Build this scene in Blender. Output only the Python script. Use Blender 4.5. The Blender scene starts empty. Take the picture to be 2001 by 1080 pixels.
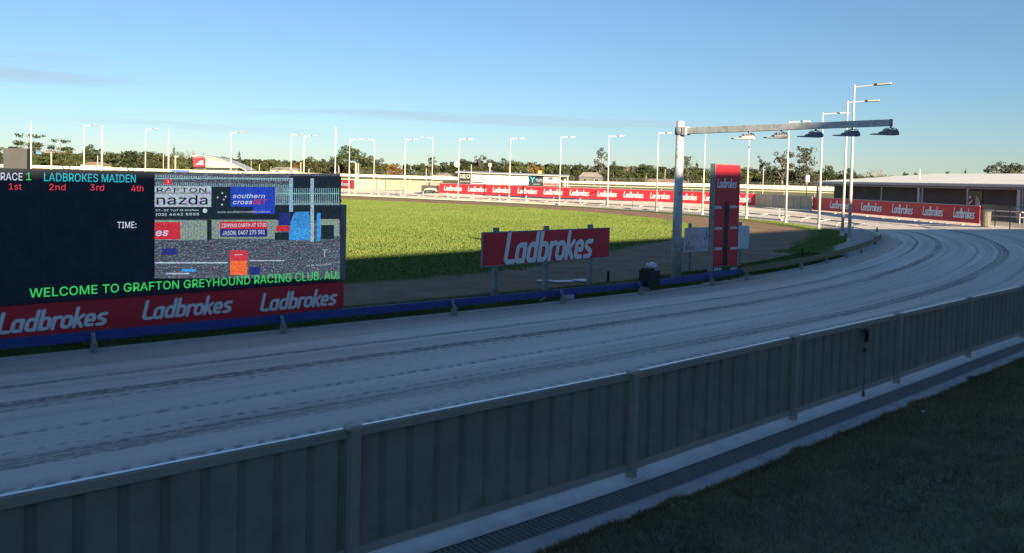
import bpy, math, random
import numpy as np
from mathutils import Matrix, Vector
random.seed(7); rng = np.random.default_rng(7)
S = bpy.context.scene; C = S.collection
# ------------------------------------------------------------------ camera, world, sun, exposure
FPX, PIT, H0, HC, ROLL = 1556.0, math.atan(48/1556.0), 350.0, 3.2, 0.0250
PPX, PPY = 1000.5, H0+48
cam = bpy.data.cameras.new('camera'); cam.sensor_width = 36; cam.lens = FPX/2001*36
cam.shift_y = -(540-PPY)/2001; cam.clip_start = .05; cam.clip_end = 6000
camo = bpy.data.objects.new('camera', cam); C.objects.link(camo)
camo.matrix_world = Matrix.Translation((0, 0, HC)) @ Matrix.Rotation(math.pi/2-PIT, 4, 'X') @ Matrix.Rotation(ROLL, 4, 'Z')
S.camera = camo
SUN_EL = math.radians(16.0); SX, SY = .42, -.907            # where the sun stands
sun = bpy.data.lights.new('sun', 'SUN'); sun.energy = 5.0; sun.angle = math.radians(.6); sun.color = (1, .83, .56)
suno = bpy.data.objects.new('sun', sun); C.objects.link(suno)
sd = Vector((SX*math.cos(SUN_EL), SY*math.cos(SUN_EL), math.sin(SUN_EL)))
suno.rotation_euler = sd.to_track_quat('Z', 'Y').to_euler()
w = bpy.data.worlds.new('World'); S.world = w; w.use_nodes = True
nt = w.node_tree; nt.nodes.clear()
N = lambda t, **k: _n(nt, t, **k)
def _n(tree, t, **k):
    n = tree.nodes.new(t)
    for a, v in k.items():
        if a in n.inputs: n.inputs[a].default_value = v
        else: setattr(n, a, v)
    return n
sky = N('ShaderNodeTexSky'); sky.sky_type = 'NISHITA'; sky.sun_disc = False
sky.sun_elevation = SUN_EL; sky.sun_rotation = math.atan2(SX, SY)
sky.air_density = 1.0; sky.dust_density = .05; sky.ozone_density = 2.2; sky.altitude = 0
bg = N('ShaderNodeBackground'); bg.inputs['Strength'].default_value = .052
out = N('ShaderNodeOutputWorld')
tc = N('ShaderNodeTexCoord'); sep = N('ShaderNodeSeparateXYZ'); nt.links.new(tc.outputs['Generated'], sep.inputs[0])
mp = N('ShaderNodeMapping'); mp.inputs['Scale'].default_value = (1.3, 1.3, 26); nt.links.new(tc.outputs['Generated'], mp.inputs[0])
nz = N('ShaderNodeTexNoise'); nz.inputs['Scale'].default_value = 2.3; nz.inputs['Detail'].default_value = 6; nz.inputs['Roughness'].default_value = .55
nt.links.new(mp.outputs[0], nz.inputs['Vector'])
cr = N('ShaderNodeValToRGB'); cr.color_ramp.elements[0].position = .43; cr.color_ramp.elements[1].position = .62
nt.links.new(nz.outputs['Fac'], cr.inputs[0])
band = N('ShaderNodeValToRGB'); e = band.color_ramp.elements            # wisps hang low over the horizon
e[0].position = .0; e[0].color = (0, 0, 0, 1); e[1].position = .5; e[1].color = (0, 0, 0, 1)
for p_, v_ in ((.045, .25), (.07, 1), (.088, .35), (.115, .35), (.145, .3), (.17, .0)):
    q = e.new(p_); q.color = (v_, v_, v_, 1)
nt.links.new(sep.outputs['Z'], band.inputs[0])
mu = N('ShaderNodeMath', operation='MULTIPLY'); nt.links.new(cr.outputs[0], mu.inputs[0]); nt.links.new(band.outputs[0], mu.inputs[1])
def wmath(op, a, b=0.):
    n = N('ShaderNodeMath', operation=op)
    for i, q in enumerate((a, b)):
        if isinstance(q, (int, float)): n.inputs[i].default_value = q
        else: nt.links.new(q, n.inputs[i])
    return n.outputs[0]
azm = wmath('DIVIDE', sep.outputs['X'], wmath('MAXIMUM', sep.outputs['Y'], .05)); msk = None
for a0, z0_, wa, wz, k_ in ((-.62, .098, .17, .012, .7), (-.60, .116, .13, .010, .35), (-.12, .070, .26, .006, .5), (.10, .073, .20, .0055, .45), (-.42, .05, .2, .005, .25)):
    q = wmath('ADD', wmath('POWER', wmath('DIVIDE', wmath('SUBTRACT', azm, a0), wa), 2.), wmath('POWER', wmath('ABSOLUTE', wmath('DIVIDE', wmath('SUBTRACT', wmath('ADD', sep.outputs['Z'], wmath('MULTIPLY', wmath('SUBTRACT', nz.outputs['Fac'], .5), .035)), z0_), wz)), 2.))
    q = wmath('MULTIPLY', wmath('MAXIMUM', wmath('SUBTRACT', 1., q), 0.), k_); msk = q if msk is None else wmath('MAXIMUM', msk, q)
mu = N('ShaderNodeMath', operation='MAXIMUM'); nt.links.new(msk, mu.inputs[0]); mu.inputs[1].default_value = 0
mu2 = N('ShaderNodeMath', operation='MULTIPLY'); nt.links.new(mu.outputs[0], mu2.inputs[0]); mu2.inputs[1].default_value = .75
tint = N('ShaderNodeMixRGB', blend_type='MULTIPLY'); tint.inputs[0].default_value = 1; tr_ = N('ShaderNodeValToRGB'); tr_.color_ramp.elements[0].color = (.60, .73, .97, 1); tr_.color_ramp.elements[1].position = .22; tr_.color_ramp.elements[1].color = (.74, .92, 1.08, 1); nt.links.new(sep.outputs['Z'], tr_.inputs[0]); nt.links.new(tr_.outputs[0], tint.inputs[2]); nt.links.new(sky.outputs[0], tint.inputs[1])
mx = N('ShaderNodeMixRGB'); mx.inputs[2].default_value = (3.7, 4.35, 5.3, 1)
nt.links.new(mu2.outputs[0], mx.inputs[0]); nt.links.new(tint.outputs[0], mx.inputs[1])
nt.links.new(mx.outputs[0], bg.inputs[0]); nt.links.new(bg.outputs[0], out.inputs[0])
S.view_settings.view_transform = 'Standard'; S.view_settings.look = 'None'; S.view_settings.gamma = 1
S.view_settings.use_curve_mapping = False
EXPO = 1.3
S.view_settings.exposure = EXPO
EM = 2**-EXPO

# ------------------------------------------------------------------ survey helper: a sight line of the photograph meets the ground or a plane
def ray(x, y):
    u = x-PPX; v = PPY-y; c, s = math.cos(ROLL), math.sin(ROLL)
    a = u*c-v*s; b = u*s+v*c
    return np.array([a, FPX*math.cos(PIT)+b*math.sin(PIT), -FPX*math.sin(PIT)+b*math.cos(PIT)])
def gnd(x, y, z=0.):
    d = ray(x, y); t = (z-HC)/d[2]; return (d[0]*t, d[1]*t)
def atd(x, y, Y):
    d = ray(x, y); t = Y/d[1]; return (d[0]*t, Y, HC+d[2]*t)
def plane_uv(x, y, P, u):                                        # local coordinates on the upright plane through P along u
    d = ray(x, y); n = (u[1], -u[0]); t = (n[0]*P[0]+n[1]*P[1])/(n[0]*d[0]+n[1]*d[1])
    q = d*t; return ((q[0]-P[0])*u[0]+(q[1]-P[1])*u[1], HC+q[2]-P[2])

# ------------------------------------------------------------------ object helpers
def link(name, data, parent=None, mat=None):
    o = bpy.data.objects.new(name, data); C.objects.link(o)
    if parent is not None: o.parent = parent
    if mat is not None and data is not None and len(data.materials) == 0: data.materials.append(mat)
    return o
def tag(o, label=None, cat=None, group=None, kind=None):
    for k, v in (('label', label), ('category', cat), ('group', group), ('kind', kind)):
        if v: o[k] = v
    return o
def thing(name, label, cat, loc=(0, 0, 0), rz=0, group=None):
    o = link(name, None); o.location = loc; o.rotation_euler = (0, 0, rz); o.empty_display_size = .1
    return tag(o, label, cat, group)
def copy_tree(o, parent=None):
    c = o.copy(); C.objects.link(c)
    if parent is not None: c.parent = parent
    for ch in list(o.children): copy_tree(ch, c)
    return c
class MB:
    def __init__(s): s.v = []; s.f = []; s.uv = None
    def add(s, vs, fs):
        k = len(s.v); s.v += [tuple(p) for p in vs]; s.f += [tuple(i+k for i in f) for f in fs]; return s
    def box(s, c, d, R=None, taper=1.0):
        x, y, z = [q/2 for q in d]; P = []
        for sz in (-1, 1):
            k = taper if sz > 0 else 1
            for sx, sy in ((-1, -1), (1, -1), (1, 1), (-1, 1)):
                p = Vector((sx*x*k, sy*y*k, sz*z))
                if R is not None: p = R @ p
                P.append(Vector(c)+p)
        return s.add(P, [(3, 2, 1, 0), (4, 5, 6, 7), (0, 1, 5, 4), (1, 2, 6, 5), (2, 3, 7, 6), (3, 0, 4, 7)])
    def tube(s, pts, r, n=8, cap=True):
        pts = [Vector(p) for p in pts]; m = len(pts)
        rs = r if hasattr(r, '__len__') else [r]*m
        k = len(s.v)
        for i, p in enumerate(pts):
            t = (pts[min(i+1, m-1)]-pts[max(i-1, 0)]).normalized()
            a = t.cross(Vector((0, 0, 1)) if abs(t.z) < .9 else Vector((1, 0, 0))).normalized(); b = t.cross(a)
            for j in range(n):
                q = 2*math.pi*j/n; s.v.append(tuple(p+(a*math.cos(q)+b*math.sin(q))*rs[i]))
        for i in range(m-1):
            for j in range(n):
                a0 = k+i*n+j; a1 = k+i*n+(j+1) % n; s.f.append((a0, a0+n, a1+n, a1))
        if cap: s.f.append(tuple(k+j for j in range(n))); s.f.append(tuple(k+(m-1)*n+j for j in reversed(range(n))))
        return s
    def quad(s, a, b, c, d): return s.add([a, b, c, d], [(0, 1, 2, 3)])
    def lathe(s, prof, n=12, c=(0, 0, 0)):
        k = len(s.v); m = len(prof)
        for r, z in prof:
            for j in range(n):
                q = 2*math.pi*j/n; s.v.append((c[0]+r*math.cos(q), c[1]+r*math.sin(q), c[2]+z))
        for i in range(m-1):
            for j in range(n):
                a0 = k+i*n+j; a1 = k+i*n+(j+1) % n; s.f.append((a0, a1, a1+n, a0+n))
        s.f.append(tuple(k+j for j in reversed(range(n)))); s.f.append(tuple(k+(m-1)*n+j for j in range(n)))
        return s
    def mesh(s, name='m', smooth=False):
        me = bpy.data.meshes.new(name); me.from_pydata(s.v, [], s.f); me.update()
        if smooth: me.shade_smooth()
        return me
    def obj(s, name, mat, parent=None, smooth=False, bevel=0):
        o = link(name, s.mesh(name, smooth), parent, mat)
        if bevel:
            b = o.modifiers.new('bevel', 'BEVEL'); b.width = bevel; b.segments = 2; b.limit_method = 'ANGLE'
        return o
def bx(c, d, R=None): return MB().box(c, d, R)

# ------------------------------------------------------------------ materials
def mat(name, col, rough=.7, metal=0., var=0., scale=3., bump=0., bscale=40., dirt=None, dscale=1.2, spec=.4, emit=0, coord='Object'):
    m = bpy.data.materials.new(name); m.use_nodes = True; t = m.node_tree; b = t.nodes['Principled BSDF']
    b.inputs['Roughness'].default_value = rough; b.inputs['Metallic'].default_value = metal
    b.inputs['Specular IOR Level'].default_value = spec
    b.inputs['Base Color'].default_value = (*col, 1)
    if emit:
        b.inputs['Emission Color'].default_value = (*col, 1); b.inputs['Emission Strength'].default_value = emit*EM
        b.inputs['Base Color'].default_value = (.01, .01, .01, 1); return m
    cd = _n(t, 'ShaderNodeTexCoord').outputs[coord]
    src = None
    if var:
        nz = _n(t, 'ShaderNodeTexNoise', Scale=scale, Detail=8., Roughness=.6); t.links.new(cd, nz.inputs['Vector'])
        mr = _n(t, 'ShaderNodeMapRange'); mr.inputs[1].default_value = .3; mr.inputs[2].default_value = .7
        mr.inputs[3].default_value = 1-var; mr.inputs[4].default_value = 1+var; t.links.new(nz.outputs['Fac'], mr.inputs[0])
        vm = _n(t, 'ShaderNodeVectorMath', operation='SCALE'); vm.inputs[0].default_value = col
        t.links.new(mr.outputs[0], vm.inputs['Scale']); src = vm.outputs[0]
    if dirt is not None:
        n2 = _n(t, 'ShaderNodeTexNoise', Scale=dscale, Detail=7., Roughness=.65); t.links.new(cd, n2.inputs['Vector'])
        r2 = _n(t, 'ShaderNodeValToRGB'); r2.color_ramp.elements[0].position = .52; r2.color_ramp.elements[1].position = .72
        t.links.new(n2.outputs['Fac'], r2.inputs[0])
        mx = _n(t, 'ShaderNodeMixRGB'); t.links.new(r2.outputs[0], mx.inputs[0]); mx.inputs[2].default_value = (*dirt, 1)
        if src: t.links.new(src, mx.inputs[1])
        else: mx.inputs[1].default_value = (*col, 1)
        src = mx.outputs[0]
    if src: t.links.new(src, b.inputs['Base Color'])
    if bump:
        n3 = _n(t, 'ShaderNodeTexNoise', Scale=bscale, Detail=5.); t.links.new(cd, n3.inputs['Vector'])
        bp = _n(t, 'ShaderNodeBump', Strength=bump, Distance=.02); t.links.new(n3.outputs['Fac'], bp.inputs['Height'])
        t.links.new(bp.outputs[0], b.inputs['Normal'])
    return m
M = {}
M['galv'] = mat('galvanised', (.55, .56, .56), .45, .15, .18, 9, .05, 60, (.26, .27, .28), 3)
M['galv_dull'] = mat('galvanised_dull', (.27, .29, .31), .6, .35, .2, 8, .1, 50, (.14, .14, .14), 4)
M['white'] = mat('white_paint', (.54, .54, .53), .45, 0, .05, 6, 0, 0, (.55, .53, .48), 5)
M['offwhite'] = mat('rail_white', (.68, .63, .50), .55, 0, .06, 4)
M['cream'] = mat('cream_steel', (.70, .62, .42), .55, 0, .06, 1.5, 0, 0, (.5, .44, .3), .8)
M['red'] = mat('red_vinyl', (.64, .030, .048), .5, 0, .10, 1.3, .5, 2.2, (.56, .04, .055), 1.6)
M['logo'] = mat('white_print', (.85, .84, .86), .5, 0, .04, 5)
M['blue'] = mat('blue_rail', (.028, .062, .25), .45, 0, .18, 2.5, .05, 30, (.03, .06, .18), 3)
M['tan'] = mat('tan_rail', (.16, .12, .05), .7, 0, .2, 3)
M['black'] = mat('black_plastic', (.012, .013, .016), .45, 0, .2, 8)
M['darkgrey'] = mat('dark_grey', (.05, .05, .055), .6, 0, .15, 3)
M['foil'] = mat('silver_foil', (.75, .77, .8), .18, .9, .1, 20, .8, 60)
M['ledface'] = mat('led_face', (.034, .042, .058), .55, 0, .25, 3, .15, 180, spec=.25)
M['concrete'] = mat('concrete', (.50, .50, .49), .85, 0, .16, 2.5, .35, 35, (.24, .24, .23), 1.7)
M['concrete_new'] = mat('fresh_concrete', (.70, .70, .69), .8, 0, .10, 2.5, .35, 35, (.5, .5, .49), 1.7)
M['grate'] = mat('grate_steel', (.36, .37, .38), .5, .2, .1, 6)
M['kerb'] = mat('kerb_concrete', (.42, .41, .39), .85, 0, .15, 3, .3, 35)
M['block'] = mat('grey_block_wall', (.13, .13, .128), .9, 0, .1, 1.0, .25, 12)
M['roof'] = mat('white_roof_steel', (.95, .91, .82), .5, 0, .04, .6)
M['fence'] = mat('dark_fence_steel', (.27, .235, .19), .5, 0, .22, 1.4, .06, 30, (.22,.19,.155), 2.5)
M['fencepost'] = mat('fence_post_steel', (.36, .32, .27), .5, 0, .12, 3, .05, 30)
M['cap'] = mat('glint_strip_metal', (.80, .82, .85), .30, .8, .05, 4)  # bright metal for the added strip that carries the sky's glint
M['bark'] = mat('bark', (.20, .17, .14), .9, 0, .3, 3, .4, 8)
M['glassdark'] = mat('dark_glass', (.02, .025, .03), .1, 0, .1, 2, spec=.6)
M['brick'] = mat('brown_brick', (.26, .13, .085), .9, 0, .2, 1.2)
M['tile'] = mat('terracotta_roof', (.32, .20, .15), .9, 0, .2, 2)

# ------------------------------------------------------------------ track plan: inner kerb and outer fence, paired stations
PAIR = [((-55.1, -24.5), (-47.2, -32.2), 0), ((-30, -4.3), (-24.2, -12.8), 0), ((-8.33, 12.97), (-3.83, 4.27), 0), ((1.33, 20.7), (6.36, 12.96), 0),
        ((7.1, 26.0), (13.6, 19.6), 0), ((12.6, 32.4), (20.5, 26.5), .2), ((18.0, 40.3), (27.5, 35), .5), ((22.5, 48.2), (32, 45), .7),
        ((25.3, 56), (34.0, 54.2), .76), ((25.8, 64), (33.4, 63), .8), ((24.6, 72), (32.0, 73.0), .8), ((21.5, 79.5), (30.2, 81), .8),
        ((17.5, 87), (27, 88.4), .8), ((12.5, 94), (20.4, 95.4), .8), ((6.5, 101), (12.3, 103.5), .8), ((-2, 107.6), (1.5, 112.3), .8),
        ((-12, 114), (-10.9, 120.7), .8), ((-25, 122), (-22, 133), .8), ((-45, 128), (-42, 141), .8), ((-70, 128), (-70, 141), .8)]
def catmull(P, per=12):
    P = np.array(P, float); Q = np.vstack([2*P[0]-P[1], P, 2*P[-1]-P[-2]]); o = []
    for i in range(1, len(Q)-2):
        for t in np.linspace(0, 1, per, endpoint=False):
            o.append(.5*((2*Q[i])+(-Q[i-1]+Q[i+1])*t+(2*Q[i-1]-5*Q[i]+4*Q[i+1]-Q[i+2])*t*t+(-Q[i-1]+3*Q[i]-3*Q[i+1]+Q[i+2])*t**3))
    o.append(Q[-2]); return np.array(o)
KO = catmull([(a[0], a[1], b[0], b[1], z) for a, b, z in PAIR], 14)
KC = KO[:, :2]; OC = KO[:, 2:4]; ZO = KO[:, 4]
SL = np.r_[0, np.cumsum(np.hypot(*np.diff((KC+OC)/2, axis=0).T))]
SK = np.r_[0, np.cumsum(np.hypot(*np.diff(KC, axis=0).T))]
def nrm(Cv):
    d = np.gradient(Cv, axis=0); d /= np.hypot(d[:, 0], d[:, 1])[:, None]; return np.c_[d[:, 1], -d[:, 0]]   # points to the outside of the bend
KN = nrm(KC); ON = nrm(OC)
def s_at(p): return SK[np.argmin(np.hypot(*(KC-np.array(p)).T))]
def kerb_pt(s, off=0.):
    x = np.interp(s, SK, KC[:, 0]); y = np.interp(s, SK, KC[:, 1]); nx = np.interp(s, SK, KN[:, 0]); ny = np.interp(s, SK, KN[:, 1])
    return x+nx*off, y+ny*off
def grid_mesh(name, R, UV, m, kind='structure', smooth=True, parent=None, nm=None):   # R[i][j] rows of points
    R = np.array(R); n, k, _ = R.shape; me = bpy.data.meshes.new(name)
    F = [(i*k+j, (i+1)*k+j, (i+1)*k+j+1, i*k+j+1) for i in range(n-1) for j in range(k-1)]
    me.from_pydata(R.reshape(-1, 3).tolist(), [], F)
    uv = me.uv_layers.new(name='st'); U = np.array(UV).reshape(-1, 2)
    idx = np.empty(len(me.loops), int); me.loops.foreach_get('vertex_index', idx); uv.data.foreach_set('uv', U[idx].astype('f').ravel())
    if me.polygons[0].normal.z < 0: me.flip_normals()
    if smooth: me.shade_smooth()
    o = link(name, me, parent, m)
    if kind: o['kind'] = kind
    return o
def strip(name, cen, nor, a, b, z, m, zb=None, kind='structure'):
    za = np.broadcast_to(z, len(cen)); zb = za if zb is None else np.broadcast_to(zb, len(cen))
    R = [[(*(cen[i]+nor[i]*a), za[i]), (*(cen[i]+nor[i]*b), zb[i])] for i in range(len(cen))]
    UV = [[(SK[min(i, len(SK)-1)], a), (SK[min(i, len(SK)-1)], b)] for i in range(len(cen))]
    return grid_mesh(name, R, UV, m, kind)

# sand: tyre tracks and rake marks run along the lap (u = metres along, v = metres from the kerb)
def sand_material():
    m = bpy.data.materials.new('track_sand'); m.use_nodes = True; t = m.node_tree; b = t.nodes['Principled BSDF']
    L = t.links.new; b.inputs['Roughness'].default_value = .92; b.inputs['Specular IOR Level'].default_value = .15
    uv = _n(t, 'ShaderNodeUVMap'); sp = _n(t, 'ShaderNodeSeparateXYZ'); L(uv.outputs[0], sp.inputs[0])
    def mth(op, a, c=None, d=None):
        n = _n(t, 'ShaderNodeMath', operation=op)
        for i, q in enumerate((a, c, d)):
            if q is None: continue
            if isinstance(q, (int, float)): n.inputs[i].default_value = q
            else: L(q, n.inputs[i])
        return n.outputs[0]
    u, v = sp.outputs[0], sp.outputs[1]
    def noise1(k, su, off=0, det=2.):
        cb = _n(t, 'ShaderNodeCombineXYZ'); L(mth('MULTIPLY', u, su), cb.inputs[0]); cb.inputs[1].default_value = off
        n = _n(t, 'ShaderNodeTexNoise', Scale=1., Detail=det); L(cb.outputs[0], n.inputs['Vector']); return mth('MULTIPLY', mth('SUBTRACT', n.outputs['Fac'], .5), k)
    def noise2(su, sv, off=0, det=6., rough=.6):
        cb = _n(t, 'ShaderNodeCombineXYZ'); L(mth('MULTIPLY', u, su), cb.inputs[0]); L(mth('MULTIPLY', v, sv), cb.inputs[1]); cb.inputs[2].default_value = off
        n = _n(t, 'ShaderNodeTexNoise', Scale=1., Detail=det, Roughness=rough); L(cb.outputs[0], n.inputs['Vector']); return n.outputs['Fac']
    amp = _n(t, 'ShaderNodeMapRange', interpolation_type='SMOOTHSTEP'); L(u, amp.inputs[0]); amp.inputs[1].default_value = float(SL[np.argmin(np.hypot(*(KC-np.array((3., 22.))).T))]); amp.inputs[2].default_value = float(SL[np.argmin(np.hypot(*(KC-np.array((16., 37.))).T))]); amp.inputs[3].default_value = .12; amp.inputs[4].default_value = 1.
    wob = [mth('MULTIPLY', noise1(1.6, .035, 3), amp.outputs[0]), mth('MULTIPLY', noise1(2.6, .03, 17), amp.outputs[0]), mth('MULTIPLY', noise1(1.4, .05, 31), amp.outputs[0])]
    # (metres from the kerb, half width, strength, wobble set, lugs per metre or 0 for churned)
    lines = [(1.72, .07, .85, 0, 0), (2.68, .13, .95, 0, 0), (2.96, .03, .75, 1, 2.4), (4.03, .035, .85, 1, 2.1), (4.36, .015, .35, 1, 3), (4.68, .022, .8, 0, 4.2), (4.93, .05, 1., 0, 0), (5.12, .10, 1., 0, 0),
             (5.86, .07, .7, 1, 2.6), (6.1, .03, .5, 1, 3.1), (7.3, .04, .4, 2, 3), (3.4, .015, .3, 2, 5), (.9, .05, .4, 2, 0), (2.1, .02, .3, 2, 3.3)]
    jit = mth('MULTIPLY', mth('SUBTRACT', noise2(1.1, .8, 1.3, 2.), .5), .10)
    vw = [mth('ADD', mth('ADD', v, q), jit) for q in wob]
    churn = _n(t, 'ShaderNodeMapRange'); L(noise2(8., 24., 3.7, 3., .6), churn.inputs[0]); churn.inputs[1].default_value = .40; churn.inputs[2].default_value = .56; churn.inputs[3].default_value = .12
    fade = _n(t, 'ShaderNodeMapRange'); L(noise2(.13, .9, 45, 2.), fade.inputs[0]); fade.inputs[1].default_value = .30; fade.inputs[2].default_value = .55; fade.inputs[3].default_value = .35
    lug = _n(t, 'ShaderNodeMapRange'); L(mth('SINE', mth('ADD', mth('MULTIPLY', u, 27.), mth('MULTIPLY', noise2(1.9, 3., 2.1, 2.), 14.))), lug.inputs[0])
    lug.inputs[1].default_value = -.3; lug.inputs[2].default_value = .6; lug.inputs[3].default_value = .12
    lb_ = _n(t, 'ShaderNodeMapRange'); L(noise2(3.1, 13., 33, 4., .7), lb_.inputs[0]); lb_.inputs[1].default_value = .36; lb_.inputs[2].default_value = .56; lb_.inputs[3].default_value = .1
    lugc = mth('MULTIPLY', lug.outputs[0], lb_.outputs[0])
    tot = None
    for i, (c0, hw, st, wi, fq) in enumerate(lines):
        d = mth('ABSOLUTE', mth('SUBTRACT', vw[wi], c0))
        edge = _n(t, 'ShaderNodeMapRange', interpolation_type='SMOOTHSTEP'); L(d, edge.inputs[0])
        edge.inputs[1].default_value = hw*.7; edge.inputs[2].default_value = hw*1.25+.02; edge.inputs[3].default_value = st; edge.inputs[4].default_value = 0
        g = mth('MULTIPLY', edge.outputs[0], lugc if fq else churn.outputs[0])
        tot = g if tot is None else mth('MAXIMUM', tot, g)
    tot = mth('MULTIPLY', tot, fade.outputs[0])
    rake = noise2(.5, 34, 5, 6., .7); patch = noise2(.12, .7, 9, 5.); fine = noise2(28, 28, 2, 4.)
    bandn = noise2(.05, 2.2, 21, 4.)
    br = mth('ADD', mth('ADD', mth('MULTIPLY', mth('SUBTRACT', rake, .5), .42), mth('MULTIPLY', mth('SUBTRACT', patch, .5), .35)), mth('MULTIPLY', mth('SUBTRACT', fine, .5), .35))
    br = mth('ADD', br, mth('MULTIPLY', mth('SUBTRACT', bandn, .5), .85))
    inner = _n(t, 'ShaderNodeMapRange', interpolation_type='SMOOTHSTEP'); L(mth('ADD', v, mth('MULTIPLY', patch, .8)), inner.inputs[0])
    inner.inputs[1].default_value = .9; inner.inputs[2].default_value = 1.5; inner.inputs[3].default_value = .72; inner.inputs[4].default_value = 1.
    f = mth('MULTIPLY', mth('ADD', 1., br), inner.outputs[0])
    vs = _n(t, 'ShaderNodeVectorMath', operation='SCALE'); vs.inputs[0].default_value = (.78, .70, .61); L(f, vs.inputs['Scale'])
    mx = _n(t, 'ShaderNodeMixRGB'); L(mth('MULTIPLY', tot, .9), mx.inputs[0]); L(vs.outputs[0], mx.inputs[1]); mx.inputs[2].default_value = (.17, .15, .145, 1)
    L(mx.outputs[0], b.inputs['Base Color'])
    hgt = mth('SUBTRACT', mth('MULTIPLY', mth('ADD', mth('MULTIPLY', rake, .5), fine), .35), tot)
    bp = _n(t, 'ShaderNodeBump', Strength=.8, Distance=.035); L(hgt, bp.inputs['Height']); L(bp.outputs[0], b.inputs['Normal'])
    return m
M['sand'] = sand_material()
TN = 14
R = []; UV = []
for i in range(len(KC)):
    f = np.linspace(0, 1, TN)
    row = KC[i][None]*(1-f[:, None])+OC[i][None]*f[:, None]; zz = .012+ZO[i]*f**1.2
    R.append(np.c_[row, zz]); UV.append(np.c_[np.full(TN, SL[i]), f*9])
grid_mesh('sand_track', R, UV, M['sand'])

# infield: grass, a ring of bare dirt, and a pale sand margin on the bend
def infield_material():
    m = bpy.data.materials.new('infield_ground'); m.use_nodes = True; t = m.node_tree; b = t.nodes['Principled BSDF']; L = t.links.new
    b.inputs['Roughness'].default_value = .95; b.inputs['Specular IOR Level'].default_value = .1
    uv = _n(t, 'ShaderNodeUVMap'); sp = _n(t, 'ShaderNodeSeparateXYZ'); L(uv.outputs[0], sp.inputs[0])
    co = _n(t, 'ShaderNodeTexCoord').outputs['Object']
    def nz(sc, det=6., rough=.6):
        n = _n(t, 'ShaderNodeTexNoise', Scale=sc, Detail=det, Roughness=rough); L(co, n.inputs['Vector']); return n.outputs['Fac']
    def mth(op, a, c):
        n = _n(t, 'ShaderNodeMath', operation=op)
        for i, q in enumerate((a, c)):
            if isinstance(q, (int, float)): n.inputs[i].default_value = q
            else: L(q, n.inputs[i])
        return n.outputs[0]
    def rng_(x, a, c, o0=0., o1=1.):
        n = _n(t, 'ShaderNodeMapRange', interpolation_type='SMOOTHSTEP'); L(x, n.inputs[0])
        for i, q in enumerate((a, c, o0, o1)): n.inputs[i+1].default_value = q
        return n.outputs[0]
    def mixc(f, a, c):
        n = _n(t, 'ShaderNodeMixRGB'); L(f, n.inputs[0])
        for i, q in enumerate((a, c)):
            if isinstance(q, tuple): n.inputs[i+1].default_value = (*q, 1)
            else: L(q, n.inputs[i+1])
        return n.outputs[0]
    s, tt = sp.outputs[0], sp.outputs[1]
    tw = mth('ADD', tt, mth('MULTIPLY', mth('SUBTRACT', nz(.5, 8., .7), .5), 2.6))
    tw2 = mth('ADD', tt, mth('MULTIPLY', mth('SUBTRACT', nz(1.5, 8., .7), .5), 1.0))
    g1 = mixc(rng_(nz(.18), .4, .62), (.095, .135, .026), (.13, .165, .038)); g = mixc(rng_(nz(2.2), .35, .7), g1, (.075, .115, .022))
    g = mixc(rng_(nz(38., 3.), .45, .75), g, (.22, .21, .07))
    d = mixc(rng_(nz(.9), .35, .65), (.29, .185, .12), (.37, .25, .165)); d = mixc(rng_(nz(14., 4.), .5, .8), d, (.17, .125, .09))
    # the dirt ring widens on the bend
    wd = rng_(s, s_at((10, 29)), s_at((20, 44)), -.8, 1.9)
    ring = mth('MULTIPLY', rng_(mth('SUBTRACT', tw2, mth('MAXIMUM', wd, 0.)), 1.6, 2.2), rng_(tw, 8.6, 9.6, 1., 0.))
    ds = mth('ADD', mth('MULTIPLY', mth('SUBTRACT', nz(.35, 7., .7), .5), .5), rng_(s, s_at((7, 26))-6, s_at((14, 35)), 0., .0))
    col = mixc(mth('MULTIPLY', ring, rng_(nz(1.1, 8., .75), .28, .42)), g, d)
    # pale sand next to the kerb past the winning post
    sandm = rng_(mth('SUBTRACT', tw2, wd), -.25, .1, 1., 0.)
    col = mixc(sandm, col, mixc(rng_(nz(3.), .3, .7), (.42, .39, .37), (.52, .48, .45)))
    L(col, b.inputs['Base Color'])
    bp = _n(t, 'ShaderNodeBump', Strength=.9, Distance=.06); L(nz(22., 5., .7), bp.inputs['Height']); L(bp.outputs[0], b.inputs['Normal'])
    return m
M['infield'] = infield_material()
offs = [.06, .5, 1, 2, 3, 4, 5, 6, 7, 8, 9, 10, 12, 14, 16, 18]
CEN = np.array([-28., 62.])
sW = [s_at(p) for p in ((-8, 13), (3, 22), (8, 27), (14, 34.5), (22, 48), (25.5, 60), (20, 82), (8, 99.5), (-12, 114), (-25, 122))]
wW = [5.6, 6.0, 7.5, 9.5, 11.5, 12., 12., 12., 15., 17.]
def ringw(s): return np.interp(s, sW, wW)
def vmap(o, s): return np.where(o < 2.3, o, 2.3+(o-2.3)*6.8/(ringw(s)-2.3))
R = []; UV = []
for i in range(len(KC)):
    base = KC[i]; inn = KC[i]-KN[i]*18
    r_ = [(*(base-KN[i]*o), .02) for o in offs]
    c2 = CEN if i > 50 else inn-KN[i]*30
    for f in (.25, .5, .75, 1.): r_.append((*(inn*(1-f)+c2*f), .02))
    R.append(r_); UV.append([(SK[i], float(vmap(o, SK[i]))) for o in offs]+[(SK[i], 20.+f) for f in range(4)])
grid_mesh('infield_ground', R, UV, M['infield'], smooth=False)

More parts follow.
